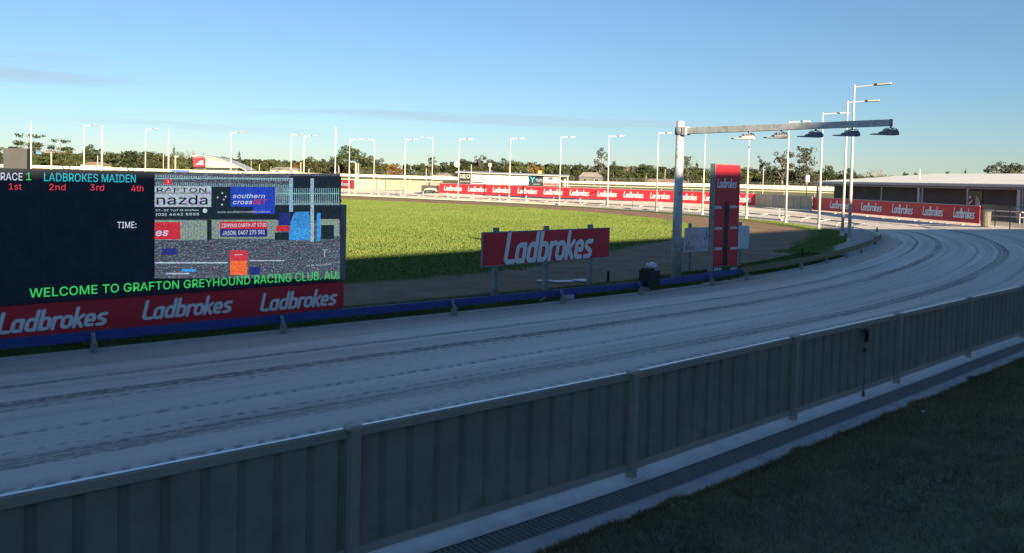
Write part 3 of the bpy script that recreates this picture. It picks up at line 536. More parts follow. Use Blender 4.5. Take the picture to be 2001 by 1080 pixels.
for q in '''(55|18,41,18,53,20,65,23,77,26,88,31,99,35,108,47,108,42,97,38,86,35,74,32,63,31,52,30,41,31,32,32,23,34,13,38,3,42,-8,47,-19,35,-19,28,-4,22,11,19,26 )55|7,-19,13,-7,17,4,20,14,23,23,24,32,24,41,24,52,22,63,20,74,16,86,12,97,7,108,19,108,24,99,28,88,32,77,35,65,36,53,37,41,36,26,32,11,27,-4,19,-19 -91|67,49,67,38,23,38,23,49 .38|19,-1,16,0,13,2,11,5,10,8,11,12,13,15,16,17,19,17,23,17,26,15,28,12,28,8,28,5,26,2,23,0 091|45,-1,35,0,26,5,19,12,14,23,11,36,10,51,11,66,14,79,19,89,26,97,35,102,45,103,56,102,65,97,72,89,77,79,80,66,81,51,80,36,77,23,72,12,65,5,56,0/45,10,52,11,58,15,63,21,66,29,68,39,69,51,68,63,66,73,63,81,58,87,52,91,45,92,38,91,33,87,28,81,25,73,23,63,22,51,23,39,25,29,28,21,33,15,38,11 191|15,0,15,11,78,11,78,0/55,102,55,0,42,0,42,90,17,72,17,85,40,102 291|13,0,13,9,47,46,52,51,56,56,60,61,62,65,64,70,64,74,63,79,62,84,59,87,55,90,50,91,45,92,39,91,34,89,31,87,28,83,26,78,25,72,13,72,14,81,17,88,22,95,29,99,36,102,45,103,54,102,61,99,67,95,72,89,75,82,76,74,76,69,74,64,71,58,67,52,61,45,53,36,31,12,31,11,78,11,78,0 391|44,-1,35,-1,27,2,20,6,14,11,10,18,9,26,22,26,23,21,25,17,29,14,33,12,38,10,44,10,50,11,55,12,59,15,63,19,65,23,66,29,65,34,63,39,60,43,55,47,48,49,40,50,31,50,31,60,58,90,14,90,14,102,74,102,74,92,42,56,42,58,53,58,62,55,69,51,74,44,77,37,79,29,77,21,74,13,69,7,62,2,53,0 491|8,21,8,32,49,102,62,102,22,33,83,33,83,21/56,0,56,24,56,29,56,64,69,64,69,0 591|44,-1,36,0,28,2,22,6,17,12,13,19,12,26,24,26,25,22,28,18,31,15,35,12,39,10,44,10,50,11,55,13,60,16,63,21,65,26,66,32,65,39,63,44,59,49,55,52,50,55,44,55,38,55,33,54,29,52,26,49,13,51,19,102,73,102,73,90,30,90,27,60,31,63,36,65,41,66,46,67,53,66,59,64,64,61,69,57,73,52,76,46,78,40,78,33,77,23,74,15,69,8,62,3,54,0 691|45,-1,36,0,28,3,22,8,17,15,14,23,13,32,14,40,16,48,20,57,27,68,50,102,64,102,30,52,29,52,31,55,33,58,36,60,39,61,43,62,47,63,56,62,63,59,69,54,74,48,77,40,78,31,77,22,74,15,69,8,62,3,54,0/45,10,51,10,56,13,60,16,63,20,65,26,65,31,65,37,63,43,60,47,56,50,51,52,45,53,40,52,35,50,31,47,28,43,26,38,25,32,26,26,28,20,31,16,35,13,40,10 791|19,0,65,90,12,90,12,102,78,102,78,90,33,0 891|45,-1,36,0,27,2,20,7,15,12,11,19,10,27,11,33,13,39,16,44,20,48,25,51,31,53,24,56,19,62,15,68,14,76,15,83,18,90,23,95,29,100,37,102,45,103,54,102,61,100,67,95,72,90,75,83,76,76,75,68,72,62,67,56,60,53,65,51,70,48,74,44,77,39,79,33,80,27,79,19,76,12,70,7,63,2,55,0/45,10,52,10,57,12,61,15,65,18,67,23,67,28,67,33,64,38,61,42,57,45,51,46,45,47,39,46,34,45,29,42,26,38,24,33,23,28,24,23,26,18,29,15,33,12,39,10/45,58,50,58,55,60,59,63,61,66,63,70,64,75,63,80,62,84,59,87,55,90,50,91,45,92,40,91,35,90,32,87,29,84,27,80,27,75,27,70,29,66,32,63,36,60,40,58 991|45,103,54,102,62,99,69,94,74,87,77,79,78,69,77,62,75,54,70,45,63,34,40,0,26,0,60,50,61,50,60,47,57,44,55,42,51,40,48,39,44,39,35,40,27,43,21,47,17,54,14,61,13,70,14,79,17,87,22,94,29,99,36,102/45,92,40,91,35,89,31,86,28,81,26,76,25,70,26,64,28,59,31,55,35,51,40,49,45,49,51,49,56,51,60,55,63,59,65,64,65,70,65,76,63,81,60,86,56,89,51,91 :38|19,-1,16,0,13,2,11,5,10,8,11,12,13,15,16,17,19,17,23,17,26,15,28,12,28,8,28,5,26,2,23,0/19,54,16,55,13,57,11,60,10,63,11,67,13,70,16,72,19,72,23,72,26,70,28,67,28,63,28,60,26,57,23,55 A96|3,0,40,102,55,102,93,0,79,0,57,60,55,67,53,74,50,84,46,96,49,96,46,84,43,74,40,67,38,60,17,0/22,28,22,40,74,40,74,28 B91|12,0,12,102,48,102,58,101,66,98,72,94,76,88,79,82,80,75,79,69,77,64,75,60,71,57,67,55,63,53,63,52,68,51,73,49,77,45,80,41,83,35,84,27,83,20,80,13,75,8,69,4,60,1,49,0/25,11,49,11,59,13,66,16,70,21,71,27,70,32,68,37,65,41,61,44,56,46,50,46,25,46/25,57,48,57,53,58,58,59,62,62,65,65,67,70,67,74,66,81,63,86,57,89,48,90,25,90 C102|53,-1,41,0,30,5,21,13,14,23,10,36,8,51,10,66,14,79,21,89,30,97,41,102,53,103,61,103,68,101,75,98,80,94,85,89,90,84,93,77,95,70,82,70,80,75,78,79,75,83,71,86,67,88,63,90,58,91,53,91,45,90,37,86,30,81,25,73,22,63,21,51,22,39,25,29,30,21,37,15,45,12,53,11,58,11,63,12,67,14,71,16,75,19,78,23,80,27,82,32,95,32,93,25,90,18,86,12,80,8,75,4,68,1,61,-1 D100|44,0,19,0,19,11,43,11,54,13,64,16,71,22,76,30,79,40,80,51,79,62,76,72,71,80,64,86,55,89,44,90,19,90,19,102,45,102,59,100,71,96,80,88,87,78,91,66,92,51,91,36,87,24,80,14,70,6,58,2/25,102,25,0,12,0,12,102 E84|12,0,12,102,74,102,74,90,25,90,25,57,71,57,71,46,25,46,25,11,75,11,75,0 F82|12,0,12,102,74,102,74,90,25,90,25,56,69,56,69,44,25,44,25,0 G104|54,-1,41,0,30,5,21,13,14,23,9,36,8,51,9,66,14,79,21,89,30,97,41,102,53,103,61,103,68,101,75,98,81,94,86,89,90,83,93,77,95,70,82,70,80,74,77,79,75,82,71,85,67,88,63,90,58,91,53,91,44,90,37,86,30,81,25,73,22,63,21,51,22,39,25,29,30,21,37,15,45,12,54,11,62,11,69,14,75,19,79,25,82,32,83,40,87,40,57,40,57,51,96,51,96,40,94,28,90,18,84,10,75,4,65,0 H103|12,0,12,102,25,102,25,58,78,58,78,102,91,102,91,0,78,0,78,46,25,46,25,0 I60|6,0,6,11,24,11,24,90,6,90,6,102,54,102,54,90,37,90,37,11,54,11,54,0 J79|37,-1,25,1,15,7,9,16,7,29,7,35,20,35,20,29,21,21,24,15,30,11,37,10,44,11,50,15,53,21,54,29,54,102,67,102,67,29,65,16,59,7,49,1 K93|21,29,21,43,24,48,28,52,31,56,35,61,39,65,42,69,73,102,90,102,46,55/12,0,12,102,25,102,25,67,25,45,25,39,25,0/74,0,38,52,46,62,90,0 L79|12,0,12,102,25,102,25,11,72,11,72,0 M126|12,0,12,102,30,102,55,37,56,35,57,32,59,28,60,25,61,21,62,17,63,13,64,10,61,10,62,13,64,17,65,20,66,24,67,28,68,32,70,35,70,37,95,102,114,102,114,0,101,0,101,58,101,62,101,65,101,69,101,74,101,78,101,83,101,87,101,91,103,91,101,87,100,82,98,77,96,73,95,68,93,64,92,61,91,58,68,0,57,0,34,58,33,61,32,64,30,68,29,72,27,77,26,82,24,86,22,91,24,91,24,87,24,83,24,79,24,74,24,70,24,66,24,62,24,58,24,0 N105|12,0,12,102,27,102,69,37,70,34,73,30,75,26,78,21,80,16,83,11,81,11,80,16,80,22,80,27,80,31,80,36,80,39,80,102,93,102,93,0,77,0,40,58,38,62,35,66,33,71,30,76,26,83,22,90,24,91,24,83,24,77,25,71,25,66,25,61,25,58,25,0 O107|53,-1,41,0,30,5,21,13,14,23,10,36,8,51,10,66,14,79,21,89,30,97,41,102,53,103,66,102,77,97,86,89,93,79,97,66,99,51,97,36,93,23,86,13,77,5,66,0/53,11,62,12,70,15,77,21,82,29,85,39,86,51,85,63,82,73,77,81,70,87,62,90,53,91,45,90,37,87,30,81,25,73,22,63,21,51,22,39,25,29,30,21,37,15,45,12 P89|12,0,12,102,47,102,58,101,66,97,73,92,78,86,81,78,82,70,81,61,78,53,73,47,66,41,58,38,47,37,22,37,22,48,47,48,54,49,59,51,64,54,67,59,68,64,69,70,68,75,67,80,64,85,59,88,54,90,46,90,25,90,25,0 R90|12,0,12,102,47,102,58,101,67,98,73,93,78,87,81,79,82,70,81,62,78,54,73,48,67,43,58,41,47,40,19,40,19,51,47,51,54,52,60,53,64,56,67,60,68,65,69,70,68,76,67,81,64,85,60,88,54,90,47,90,25,90,25,0/71,0,46,46,61,46,86,0 S89|45,-2,34,-1,26,2,18,6,13,12,9,19,8,27,21,27,22,22,25,18,28,14,33,12,39,10,45,10,51,10,57,12,62,15,66,18,68,23,69,28,68,32,66,36,63,39,59,41,54,43,49,44,37,48,26,52,17,58,12,65,10,74,12,83,15,90,20,95,28,100,36,102,45,103,55,102,63,100,70,95,75,90,79,83,80,76,67,76,65,82,60,87,53,91,45,92,39,91,33,90,29,87,26,84,24,80,23,75,24,70,26,67,30,64,34,62,38,60,42,59,53,56,57,54,62,53,67,50,72,48,76,44,79,40,81,34,82,28,81,20,77,13,72,7,65,2,56,-1 T90|6,90,6,102,83,102,83,90,51,90,51,0,39,0,39,90 U103|52,-2,41,0,31,3,23,9,17,16,13,25,12,35,12,102,25,102,25,36,26,29,28,23,32,17,37,14,44,11,52,10,60,11,66,14,71,17,75,23,78,29,79,36,79,102,91,102,91,35,90,25,87,16,81,9,73,3,63,0 W137|31,0,3,102,16,102,33,39,34,34,35,29,36,24,37,19,38,13,39,8,38,8,39,13,40,19,41,24,42,29,44,34,45,39,61,102,76,102,92,39,94,34,95,29,96,24,97,19,98,13,99,8,98,8,99,13,100,19,101,24,102,29,103,34,105,39,121,102,134,102,106,0,91,0,74,65,72,71,70,78,69,86,67,95,70,95,68,87,67,79,65,72,64,65,46,0 Y94|41,0,41,42,3,102,18,102,38,69,42,64,44,58,47,53,50,46,45,46,47,53,50,59,53,64,56,69,76,102,91,102,54,42,54,0 Z88|8,0,8,9,55,77,58,82,61,86,65,91,68,95,70,91,63,91,57,90,51,90,45,90,8,90,8,102,79,102,79,92,34,26,30,21,27,16,23,11,19,7,18,11,24,11,30,11,37,11,43,11,80,11,80,0 a78|32,-2,25,-1,19,1,14,4,10,9,7,15,6,22,7,28,9,32,12,36,16,39,20,41,25,42,30,43,36,44,42,45,47,45,50,46,53,47,55,49,55,51,55,56,53,59,51,62,48,64,44,66,39,66,34,66,30,64,26,63,24,60,21,58,20,55,8,58,11,64,16,69,21,73,27,75,33,76,39,77,43,77,48,76,53,74,57,72,61,69,64,64,67,58,67,50,67,0,55,0,55,10,54,10,53,8,50,5,47,2,43,0,38,-1/34,9,40,10,46,12,50,15,53,19,54,23,55,28,55,38,54,37,52,36,49,36,46,35,43,35,40,34,37,34,35,34,31,33,27,32,23,30,21,28,19,25,18,21,19,17,20,14,23,12,26,10,30,9 b85|46,-2,40,-1,34,1,31,3,28,6,25,9,24,12,22,12,22,0,11,0,11,102,23,102,23,64,24,64,25,66,27,69,30,72,34,75,39,76,46,77,55,76,63,72,69,66,74,59,77,49,78,38,77,27,74,17,69,9,63,3,55,0/44,9,51,10,56,13,60,18,63,23,65,30,66,38,65,45,63,52,60,58,56,62,51,65,44,66,38,65,32,62,28,58,25,53,23,46,23,38,23,30,25,23,28,17,32,13,38,10 c79|41,-2,32,0,23,3,16,9,11,17,8,27,7,37,8,49,11,58,16,66,23,72,32,76,41,77,47,77,52,75,57,74,61,71,65,68,68,64,71,60,72,55,61,52,60,55,58,58,56,60,54,62,51,64,48,65,45,66,41,66,35,65,29,62,25,57,22,52,20,45,19,37,20,30,22,23,25,18,29,13,35,10,41,9,45,10,49,10,52,12,54,13,56,15,58,18,60,20,61,23,73,20,71,16,68,11,65,7,61,4,57,2,52,0,47,-1 d85|39,-2,30,0,22,3,16,9,11,17,8,27,7,38,8,49,11,59,16,66,22,72,30,76,39,77,46,76,51,75,54,72,57,69,60,66,61,64,62,64,62,102,74,102,74,0,63,0,63,12,61,12,60,9,57,6,54,3,50,1,45,-1/41,9,47,10,53,13,57,17,60,23,62,30,62,38,62,46,60,53,57,58,53,62,47,65,41,66,34,65,29,62,25,58,22,52,20,45,19,38,20,30,22,23,25,18,29,13,34,10 e81|42,-2,32,0,23,3,16,9,11,17,8,26,7,37,8,48,11,58,16,66,23,72,31,76,41,77,47,76,53,75,59,72,64,68,68,63,71,56,74,48,74,39,74,34,15,34,15,44,68,44,62,40,61,47,60,54,57,59,53,63,47,65,41,66,35,65,29,63,25,59,22,54,20,48,19,42,19,36,20,28,22,21,26,16,30,12,36,10,42,9,47,10,51,11,54,12,57,15,59,18,61,21,73,18,71,13,67,8,62,4,57,1,50,-1 f51|46,76,46,65,1,65,1,76/16,0,16,86,17,92,19,97,23,101,27,104,32,105,37,106,41,106,44,105,47,105,49,104,45,94,44,94,43,94,41,95,39,95,34,94,31,92,29,89,28,84,28,0 h82|23,45,23,0,11,0,11,102,23,102,23,57,20,57,25,66,30,72,37,76,45,77,53,76,59,74,64,70,68,64,71,57,71,48,71,0,59,0,59,47,58,55,55,61,49,65,42,66,37,65,32,63,28,61,25,57,23,51 m122|11,0,11,76,22,76,22,59,24,65,26,69,30,73,34,75,39,77,44,77,51,76,57,72,62,66,64,59,62,59,64,64,67,69,71,72,76,75,81,77,87,77,94,77,99,74,104,71,108,66,111,59,111,51,111,0,99,0,99,51,98,58,95,63,89,65,84,66,79,66,75,64,72,61,69,58,68,54,67,49,67,0,55,0,55,52,54,58,51,62,46,65,40,66,36,66,32,64,28,61,25,58,23,53,23,48,23,0 n82|23,45,23,0,11,0,11,76,22,76,22,57,20,57,25,66,30,72,37,76,45,77,53,76,59,74,64,70,68,64,71,57,71,48,71,0,59,0,59,47,58,55,55,61,49,65,42,66,37,65,32,63,28,61,25,57,23,51 o83|41,-2,32,0,23,3,16,9,11,17,8,27,7,37,8,49,11,58,16,66,23,72,32,76,41,77,51,76,60,72,67,66,72,58,75,49,76,37,75,27,72,17,67,9,60,3,51,0/41,9,48,10,54,13,58,18,61,23,63,30,64,37,63,45,61,52,58,57,54,62,48,65,41,66,35,65,29,62,25,57,22,52,20,45,19,37,20,30,22,23,25,18,29,13,35,10 r52|11,0,11,76,22,76,22,64,23,64,26,69,30,73,36,76,43,77,44,77,46,77,47,77,49,77,49,64,48,65,46,65,44,65,41,65,36,65,32,63,28,60,25,57,23,52,23,47,23,0 s73|36,-2,29,-1,22,1,17,4,12,8,9,13,7,19,19,21,21,16,25,12,30,10,36,9,43,10,49,12,52,16,54,21,53,24,51,27,47,29,42,31,30,34,21,37,14,42,11,47,9,55,10,61,13,66,17,71,23,74,30,76,37,77,45,76,51,74,56,72,60,68,63,63,65,58,54,55,52,60,49,63,44,66,37,67,31,66,26,63,23,60,22,55,22,52,25,49,29,46,34,45,46,42,55,39,61,34,65,28,66,21,65,15,62,9,58,5,52,1,45,-1 t45|41,76,41,65,1,65,1,76/13,94,25,94,25,20,26,15,27,12,30,11,34,10,35,10,37,10,39,10,40,11,43,0,41,0,38,-1,36,-1,34,-1,25,0,18,4,14,10,13,19 u82|36,-1,29,0,23,2,18,6,14,12,11,19,11,28,11,76,23,76,23,29,24,21,27,15,33,11,40,10,45,11,50,12,54,15,57,19,59,24,59,31,59,76,71,76,71,0,60,0,60,18,61,18,57,9,51,3,44,0 w113|28,0,5,76,17,76,27,43,29,35,31,27,33,18,35,8,33,8,35,18,37,27,39,35,41,43,50,76,63,76,72,43,74,35,76,27,78,18,80,8,78,8,80,18,83,27,85,35,87,43,96,76,109,76,86,0,74,0,64,34,62,40,61,45,59,50,58,56,57,62,55,68,58,68,57,62,55,56,54,50,53,45,51,40,50,34,40,0 z76|8,0,8,9,51,64,51,65,10,65,10,76,67,76,67,66,25,12,25,11,68,11,68,0'''.split(' '):
    h_, cs_ = q.split('|'); GLYPH[h_[0]] = (int(h_[1:]), [[tuple(int(v) for v in c.split(',')[i:i+2]) for i in range(0, len(c.split(',')), 2)] for c in cs_.split('/')])
GLYPH[' '] = (40, []); KH = 139.92
GCACHE = {}
def inside(p, c):
    r = False
    for (x0, y0), (x1, y1) in zip(c, c[1:]+c[:1]):
        if (y0 > p[1]) != (y1 > p[1]) and p[0] < (x1-x0)*(p[1]-y0)/(y1-y0)+x0: r = not r
    return r
def glyph_mesh(ch, bold):
    if (ch, bold) in GCACHE: return GCACHE[ch, bold]
    cs_ = [[(a/KH, b/KH) for a, b in c] for c in GLYPH[ch][1] if len(c) > 2]; rj = random.Random(ord(ch)); V_, F_ = [], []
    ho = [next((j for j, d in enumerate(cs_) if j != i and all(inside((p[0]+1e-5, p[1]+2e-5), d) for p in c)), None) for i, c in enumerate(cs_)]
    area = lambda c: abs(sum(p[0]*q[1]-q[0]*p[1] for p, q in zip(c, c[1:]+c[:1])))/2
    plen = lambda c: sum(math.hypot(p[0]-q[0], p[1]-q[1]) for p, q in zip(c, c[1:]+c[:1]))
    for gi, i in enumerate([k for k in range(len(cs_)) if ho[k] is None]):            # strokes may overlap: each is cut with its own holes
        grp = [cs_[i]]+[cs_[j] for j in range(len(cs_)) if ho[j] == i]; A0 = area(grp[0])-sum(area(c) for c in grp[1:]); per_ = sum(plen(c) for c in grp); best = None
        for k in range(14):
            off = bold*.45*(1 if k < 9 else .5 if k < 12 else 0); jt = 0 if k == 0 else .0012*k
            cu = bpy.data.curves.new('t', 'CURVE'); cu.dimensions = '2D'; cu.fill_mode = 'BOTH'; cu.offset = off
            for c in grp:
                q = cu.splines.new('POLY'); q.points.add(len(c)-1); q.use_cyclic_u = True
                for m_, (a, b) in enumerate(c): q.points[m_].co = (a+rj.uniform(-jt, jt), b+rj.uniform(-jt, jt), 0, 1)
            to = bpy.data.objects.new('t', cu); C.objects.link(to); me = bpy.data.meshes.new_from_object(to.evaluated_get(bpy.context.evaluated_depsgraph_get()))
            er = abs(sum(p.area for p in me.polygons)-A0-per_*off)/A0
            if best is None or er < best[0]: best = (er, [tuple(v.co) for v in me.vertices], [tuple(p.vertices) for p in me.polygons])
            bpy.data.objects.remove(to); bpy.data.curves.remove(cu); bpy.data.meshes.remove(me)
            if best[0] < .06: break
        if best[0] > .1: print('GLYPH', ch, bold, round(best[0], 2))
        n0 = len(V_); V_ += [(p[0], p[1], gi*.002) for p in best[1]]; F_ += [tuple(q+n0 for q in f) for f in best[2]]
    GCACHE[ch, bold] = (V_, F_); return GCACHE[ch, bold]
def textmesh(s, size, m, parent, x, z, y=-.004, bold=0., shear=0., name='lettering'):
    b = MB(); pen = 0.
    for ch in s:
        if GLYPH[ch][1]:
            vs, fs_ = glyph_mesh(ch, bold); b.add([(p[0]+pen+shear*p[1], p[1], p[2]) for p in vs], fs_)
        pen += GLYPH[ch][0]/KH+bold*.5
    o = b.obj(name, m, parent); o.scale = (size, size, 1); o.location = (x, y, z); o.rotation_euler = (math.pi/2, 0, 0); return o
def panelthing(name, label, cat, P, u, group=None): return thing(name, label, cat, P, math.atan2(u[1], u[0]), group)
def prect(x0, x1, z0, z1, y=-.004): return MB().quad((x0, y, z0), (x1, y, z0), (x1, y, z1), (x0, y, z1))

# ------------------------------------------------------------------ the big LED screen
un = lambda a: (math.cos(math.radians(a)), math.sin(math.radians(a)))
US = un(40.6); XR = atd(667, 345, 17.5); PS = (XR[0], XR[1], 0)     # right-hand edge of the display
sc = panelthing('video_screen', 'huge LED race screen above a red banner, showing race text and live video', 'screen', PS, US)
def sp_(x, y): return plane_uv(x, y, PS, US)
u_l = -9.6; zt = XR[2]; zb = sp_(665, 549)[1]
bx(((u_l)/2, .16, (zt+zb)/2), (-u_l, .32, zt-zb)).obj('display_cabinet', M['ledface'], sc, bevel=.006)
bx((.10, .45, (sp_(672, 402)[1]+zb)/2), (.46, .24, sp_(672, 402)[1]-zb)).obj('power_cabinet', M['galv_dull'], sc, bevel=.01)
bx((.03, .12, sp_(668, 394)[1]), (.06, .08, .06)).obj('side_bracket', M['black'], sc)
for k, q in enumerate(np.arange(u_l+.96, -.1, .96)):                # seams between the display modules
    prect(q-.0035, q+.0035, zb, zt, -.0012).obj('module_seam', M['black'], sc)
prect(u_l, 0, (zt+zb)/2-.0035, (zt+zb)/2+.0035, -.0016).obj('module_seam', M['black'], sc)
for px in (133, 260, 476, 572):
    uu, _ = sp_(px, 330); r_ = .055
    MB().tube([(uu+r_*math.cos(a), .15, zt+.05+r_*math.sin(a)) for a in np.linspace(0, 2*math.pi, 14)], .009, 6).obj('lifting_eye', M['black'], sc, True)
for q in np.arange(u_l+.8, 0, 2.6): bx((q, .38, zb/2+.5), (.16, .16, zb+1)).obj('support_post', M['galv_dull'], sc)
zlow = .26
bx(((u_l+.13)/2, .06, (zb+zlow)/2-.004), (-u_l+.13, .05, zb-zlow-.012)).obj('lower_banner', M['red'], sc)
for x0, x1, y0 in ((-8, 216, 625), (277, 459, 592), (508, 663, 585)):
    a, c = sp_(x0, y0), sp_(x1, y0); cxm = (a[0]+c[0])/2
    logo(sc, cxm, {0: 0}.get(1, 0)+(sp_((x0+x1)/2, {(-8): 624, 277: 599.5, 508: 585}[x0])[1]), c[0]-a[0]-.02, .030, .92)
# text on the display
def em(col, k=1.): return mat('led_%02d%02d%02d' % tuple(int(99*c) for c in col), col, emit=k)
G_, CY, RD, WH = em((.05, .62, .14)), em((.03, .55, .66)), em((.72, .05, .09)), em((.62, .66, .80))
SL_ = -.55   # LED slats
def led(s, x0, x1, y0, m, bold=.02, sx=None, ztxt=None):
    a = sp_(x0, y0); c = sp_(x1, y0); o = textmesh(s, 1, m, sc, a[0], a[1], -.006, bold)
    w_ = max(v.co.x for v in o.data.vertices)-min(v.co.x for v in o.data.vertices); hcap = ztxt
    k = (c[0]-a[0])/w_; o.scale = (k, hcap, 1); o.location.x = a[0]-min(v.co.x for v in o.data.vertices)*k; return o
zrow = lambda x, y0, y1: (sp_(x, y0)[1]-sp_(x, y1)[1])/.729
led('RACE', 1, 44, 352.5, WH, ztxt=zrow(20, 337, 351.5)); led('1', 51, 61, 352.5, G_, .02, ztxt=zrow(55, 337, 351.5))
led('LADBROKES MAIDEN', 86, 265, 354.5, CY, .012, ztxt=zrow(170, 339, 354.5))
for s, x0, x1, y0 in (('1st', 17, 42, 371), ('2nd', 96, 128, 372), ('3rd', 176, 203, 373), ('4th', 256, 280, 374.5)): led(s, x0, x1, y0, RD, .012, ztxt=zrow(x0, y0-12, y0))
led('TIME:', 229, 266, 446.5, WH, .012, ztxt=zrow(250, 434.5, 446.5))
led('WELCOME TO GRAFTON GREYHOUND RACING CLUB. AU', 57, 655, 581.5, G_, .012, ztxt=zrow(370, 546, 561.5))
def fit_row():
    o = [c for c in sc.children if c.name.startswith('lettering')][-1]
    a = sp_(57, 581); c = sp_(655, 544); o.location.z = a[1]+.008; o.location.y = -.016; ang = math.atan2(c[1]-a[1], c[0]-a[0])
    o.rotation_euler = (math.pi/2, -ang, 0)
fit_row()
led('S', 656, 662, 544, G_, .012, ztxt=zrow(660, 532, 544)).location.y = -.016
# the live picture
x0, z0 = sp_(302, 548); x1, z1 = sp_(664, 349.5); z0 = sp_(302, 549)[1]; z1 = sp_(302, 341.5)[1]-.01
VW, VH = x1-x0, z1-z0
def vuv(zx, zy): return sp_(290+zx/4.155, 320+zy/4.155)
def video_material():
    m = bpy.data.materials.new('video_picture'); m.use_nodes = True; t = m.node_tree; b = t.nodes['Principled BSDF']; L = t.links.new
    b.inputs['Base Color'].default_value = (.01, .01, .01, 1); b.inputs['Roughness'].default_value = .5
    co = _n(t, 'ShaderNodeTexCoord').outputs['Object']
    def st(sx_, sz_, off):
        mp = _n(t, 'ShaderNodeMapping'); mp.inputs['Scale'].default_value = (sx_, 1, sz_); mp.inputs['Location'].default_value = (off, off, off); L(co, mp.inputs[0]); return mp.outputs[0]
    n1 = _n(t, 'ShaderNodeTexNoise', Scale=1., Detail=4., Roughness=.8); L(st(2.6, 52, 0), n1.inputs['Vector'])
    r = _n(t, 'ShaderNodeValToRGB'); e = r.color_ramp.elements; e[0].position = .38; e[0].color = (.004, .012, .03, 1); e[1].position = .70; e[1].color = (.34, .50, .58, 1)
    q = e.new(.52); q.color = (.03, .05, .08, 1); L(n1.outputs['Fac'], r.inputs[0])
    n2 = _n(t, 'ShaderNodeTexNoise', Scale=1., Detail=2., Roughness=.7); L(st(22, 46, 5), n2.inputs['Vector'])
    r2 = _n(t, 'ShaderNodeValToRGB'); r2.color_ramp.interpolation = 'CONSTANT'; e = r2.color_ramp.elements
    e[0].position = 0; e[0].color = (.02, .10, .10, 1); e[1].position = .43; e[1].color = (.03, .03, .09, 1)
    for p_, c_ in ((.48, (.03, .04, .06)), (.53, (.30, .03, .10)), (.57, (.05, .34, .22)), (.62, (.08, .10, .45)), (.66, (.55, .62, .75))): q = e.new(p_); q.color = (*c_, 1)
    L(n2.outputs['Fac'], r2.inputs[0])
    mx = _n(t, 'ShaderNodeMixRGB'); mx.inputs[0].default_value = .68; L(r.outputs[0], mx.inputs[1]); L(r2.outputs[0], mx.inputs[2])
    L(mx.outputs[0], b.inputs['Emission Color']); b.inputs['Emission Strength'].default_value = EM*1.15; return m
M['video'] = video_material()
def vq(zx0, zy0, zx1, zy1, m, y, name='picture_area'):             # rectangle of the picture given in its own raster
    a = vuv(zx0, zy0); c = vuv(zx1, zy1); d = vuv(zx1, zy0); f = vuv(zx0, zy1)
    return MB().quad((f[0], y, f[1]), (c[0], y, c[1]), (d[0], y, d[1]), (a[0], y, a[1]))
vdo = link('live_picture', vq(50, 80, 1556, 925, None, -.004).mesh(), sc, M['video'])
def vadd(quads, m, y, name='picture_area'):
    if len(quads) < 12:
        for q in quads: vq(*q, None, y).obj(name, m, vdo)
        return
    b = MB()
    for q in quads: p = vq(*q, None, y); b.add(p.v, p.f)
    o = b.obj(name, m, vdo); o['kind'] = 'stuff'; return o
def emv(col):
    m = em(col); t = m.node_tree; b = t.nodes['Principled BSDF']; m = m.copy(); t = m.node_tree; b = t.nodes['Principled BSDF']; L = t.links.new
    co = _n(t, 'ShaderNodeTexCoord').outputs['Object']; mp = _n(t, 'ShaderNodeMapping'); mp.inputs['Scale'].default_value = (24, 1, 48); L(co, mp.inputs[0])
    n = _n(t, 'ShaderNodeTexNoise', Scale=1., Detail=3., Roughness=.8); L(mp.outputs[0], n.inputs['Vector'])
    r = _n(t, 'ShaderNodeVectorMath', operation='MULTIPLY'); r.inputs[1].default_value = tuple(4.4*c for c in col)
    s_ = _n(t, 'ShaderNodeVectorMath', operation='SUBTRACT'); L(n.outputs['Color'], s_.inputs[0]); s_.inputs[1].default_value = (.28, .28, .28); L(s_.outputs[0], r.inputs[0])
    a_ = _n(t, 'ShaderNodeVectorMath', operation='MAXIMUM'); L(r.outputs[0], a_.inputs[0]); a_.inputs[1].default_value = (.004, .006, .01); L(a_.outputs[0], b.inputs['Emission Color']); return m
VD, VT, VW_, VB, VR = emv((.012, .022, .03)), emv((.22, .42, .46)), emv((.52, .60, .70)), emv((.02, .06, .48)), emv((.55, .03, .05))
VS, VO, VG, VN = emv((.05, .32, .75)), emv((.85, .16, .05)), emv((.24, .32, .28)), emv((.02, .03, .20))
vadd([(1140, 100, 1556, 300), (1030, 340, 1556, 460), (50, 355, 1030, 455)], VD, -.0055, 'dark_area')
vadd([(a, 150+(a-50)*.02, a+5, 262) for a in range(60, 1150, 15)]+[(a, 200, a+6, 335) for a in range(1030, 1550, 17)], VT, -.007, 'pickets')
vadd([(50, 118, 1140, 128), (1030, 240, 1550, 248), (1030, 325, 1550, 333)], VT, -.0075, 'picket_rails')
vadd([(a, 92+(a-60)*.03, a+9, 112+(a-60)*.03) for a in range(60, 1150, 19)], emv((.30, .42, .50)), -.007, 'picket_tips')
vadd([(50, 185, 508, 352)], emv((.42, .50, .58)), -.008, 'pale_sign'); vadd([(50, 238, 508, 244)], VD, -.0095, 'sign_rule')
vadd([(512, 190, 1026, 412)], VD, -.008, 'dark_sign'); vadd([(665, 190, 1026, 352), (845, 350, 1026, 408)], VB, -.0095, 'blue_corner')
vadd([(50, 462, 475, 620), (512, 458, 1050, 612), (1395, 452, 1548, 590)], VG, -.007, 'ribbed_wall')
vadd([(a, 466, a+3, 612) for a in range(275, 1040, 24) if not 470 < a < 515], emv((.13, .18, .17)), -.0078, 'wall_ribs')
vadd([(50, 476, 258, 616)], VR, -.009, 'red_sign'); vadd([(475, 458, 512, 620)], VD, -.0085, 'dark_post')
vadd([(580, 472, 965, 532)], VR, -.009, 'red_sign'); vadd([(580, 532, 965, 596)], VN, -.009, 'navy_sign')
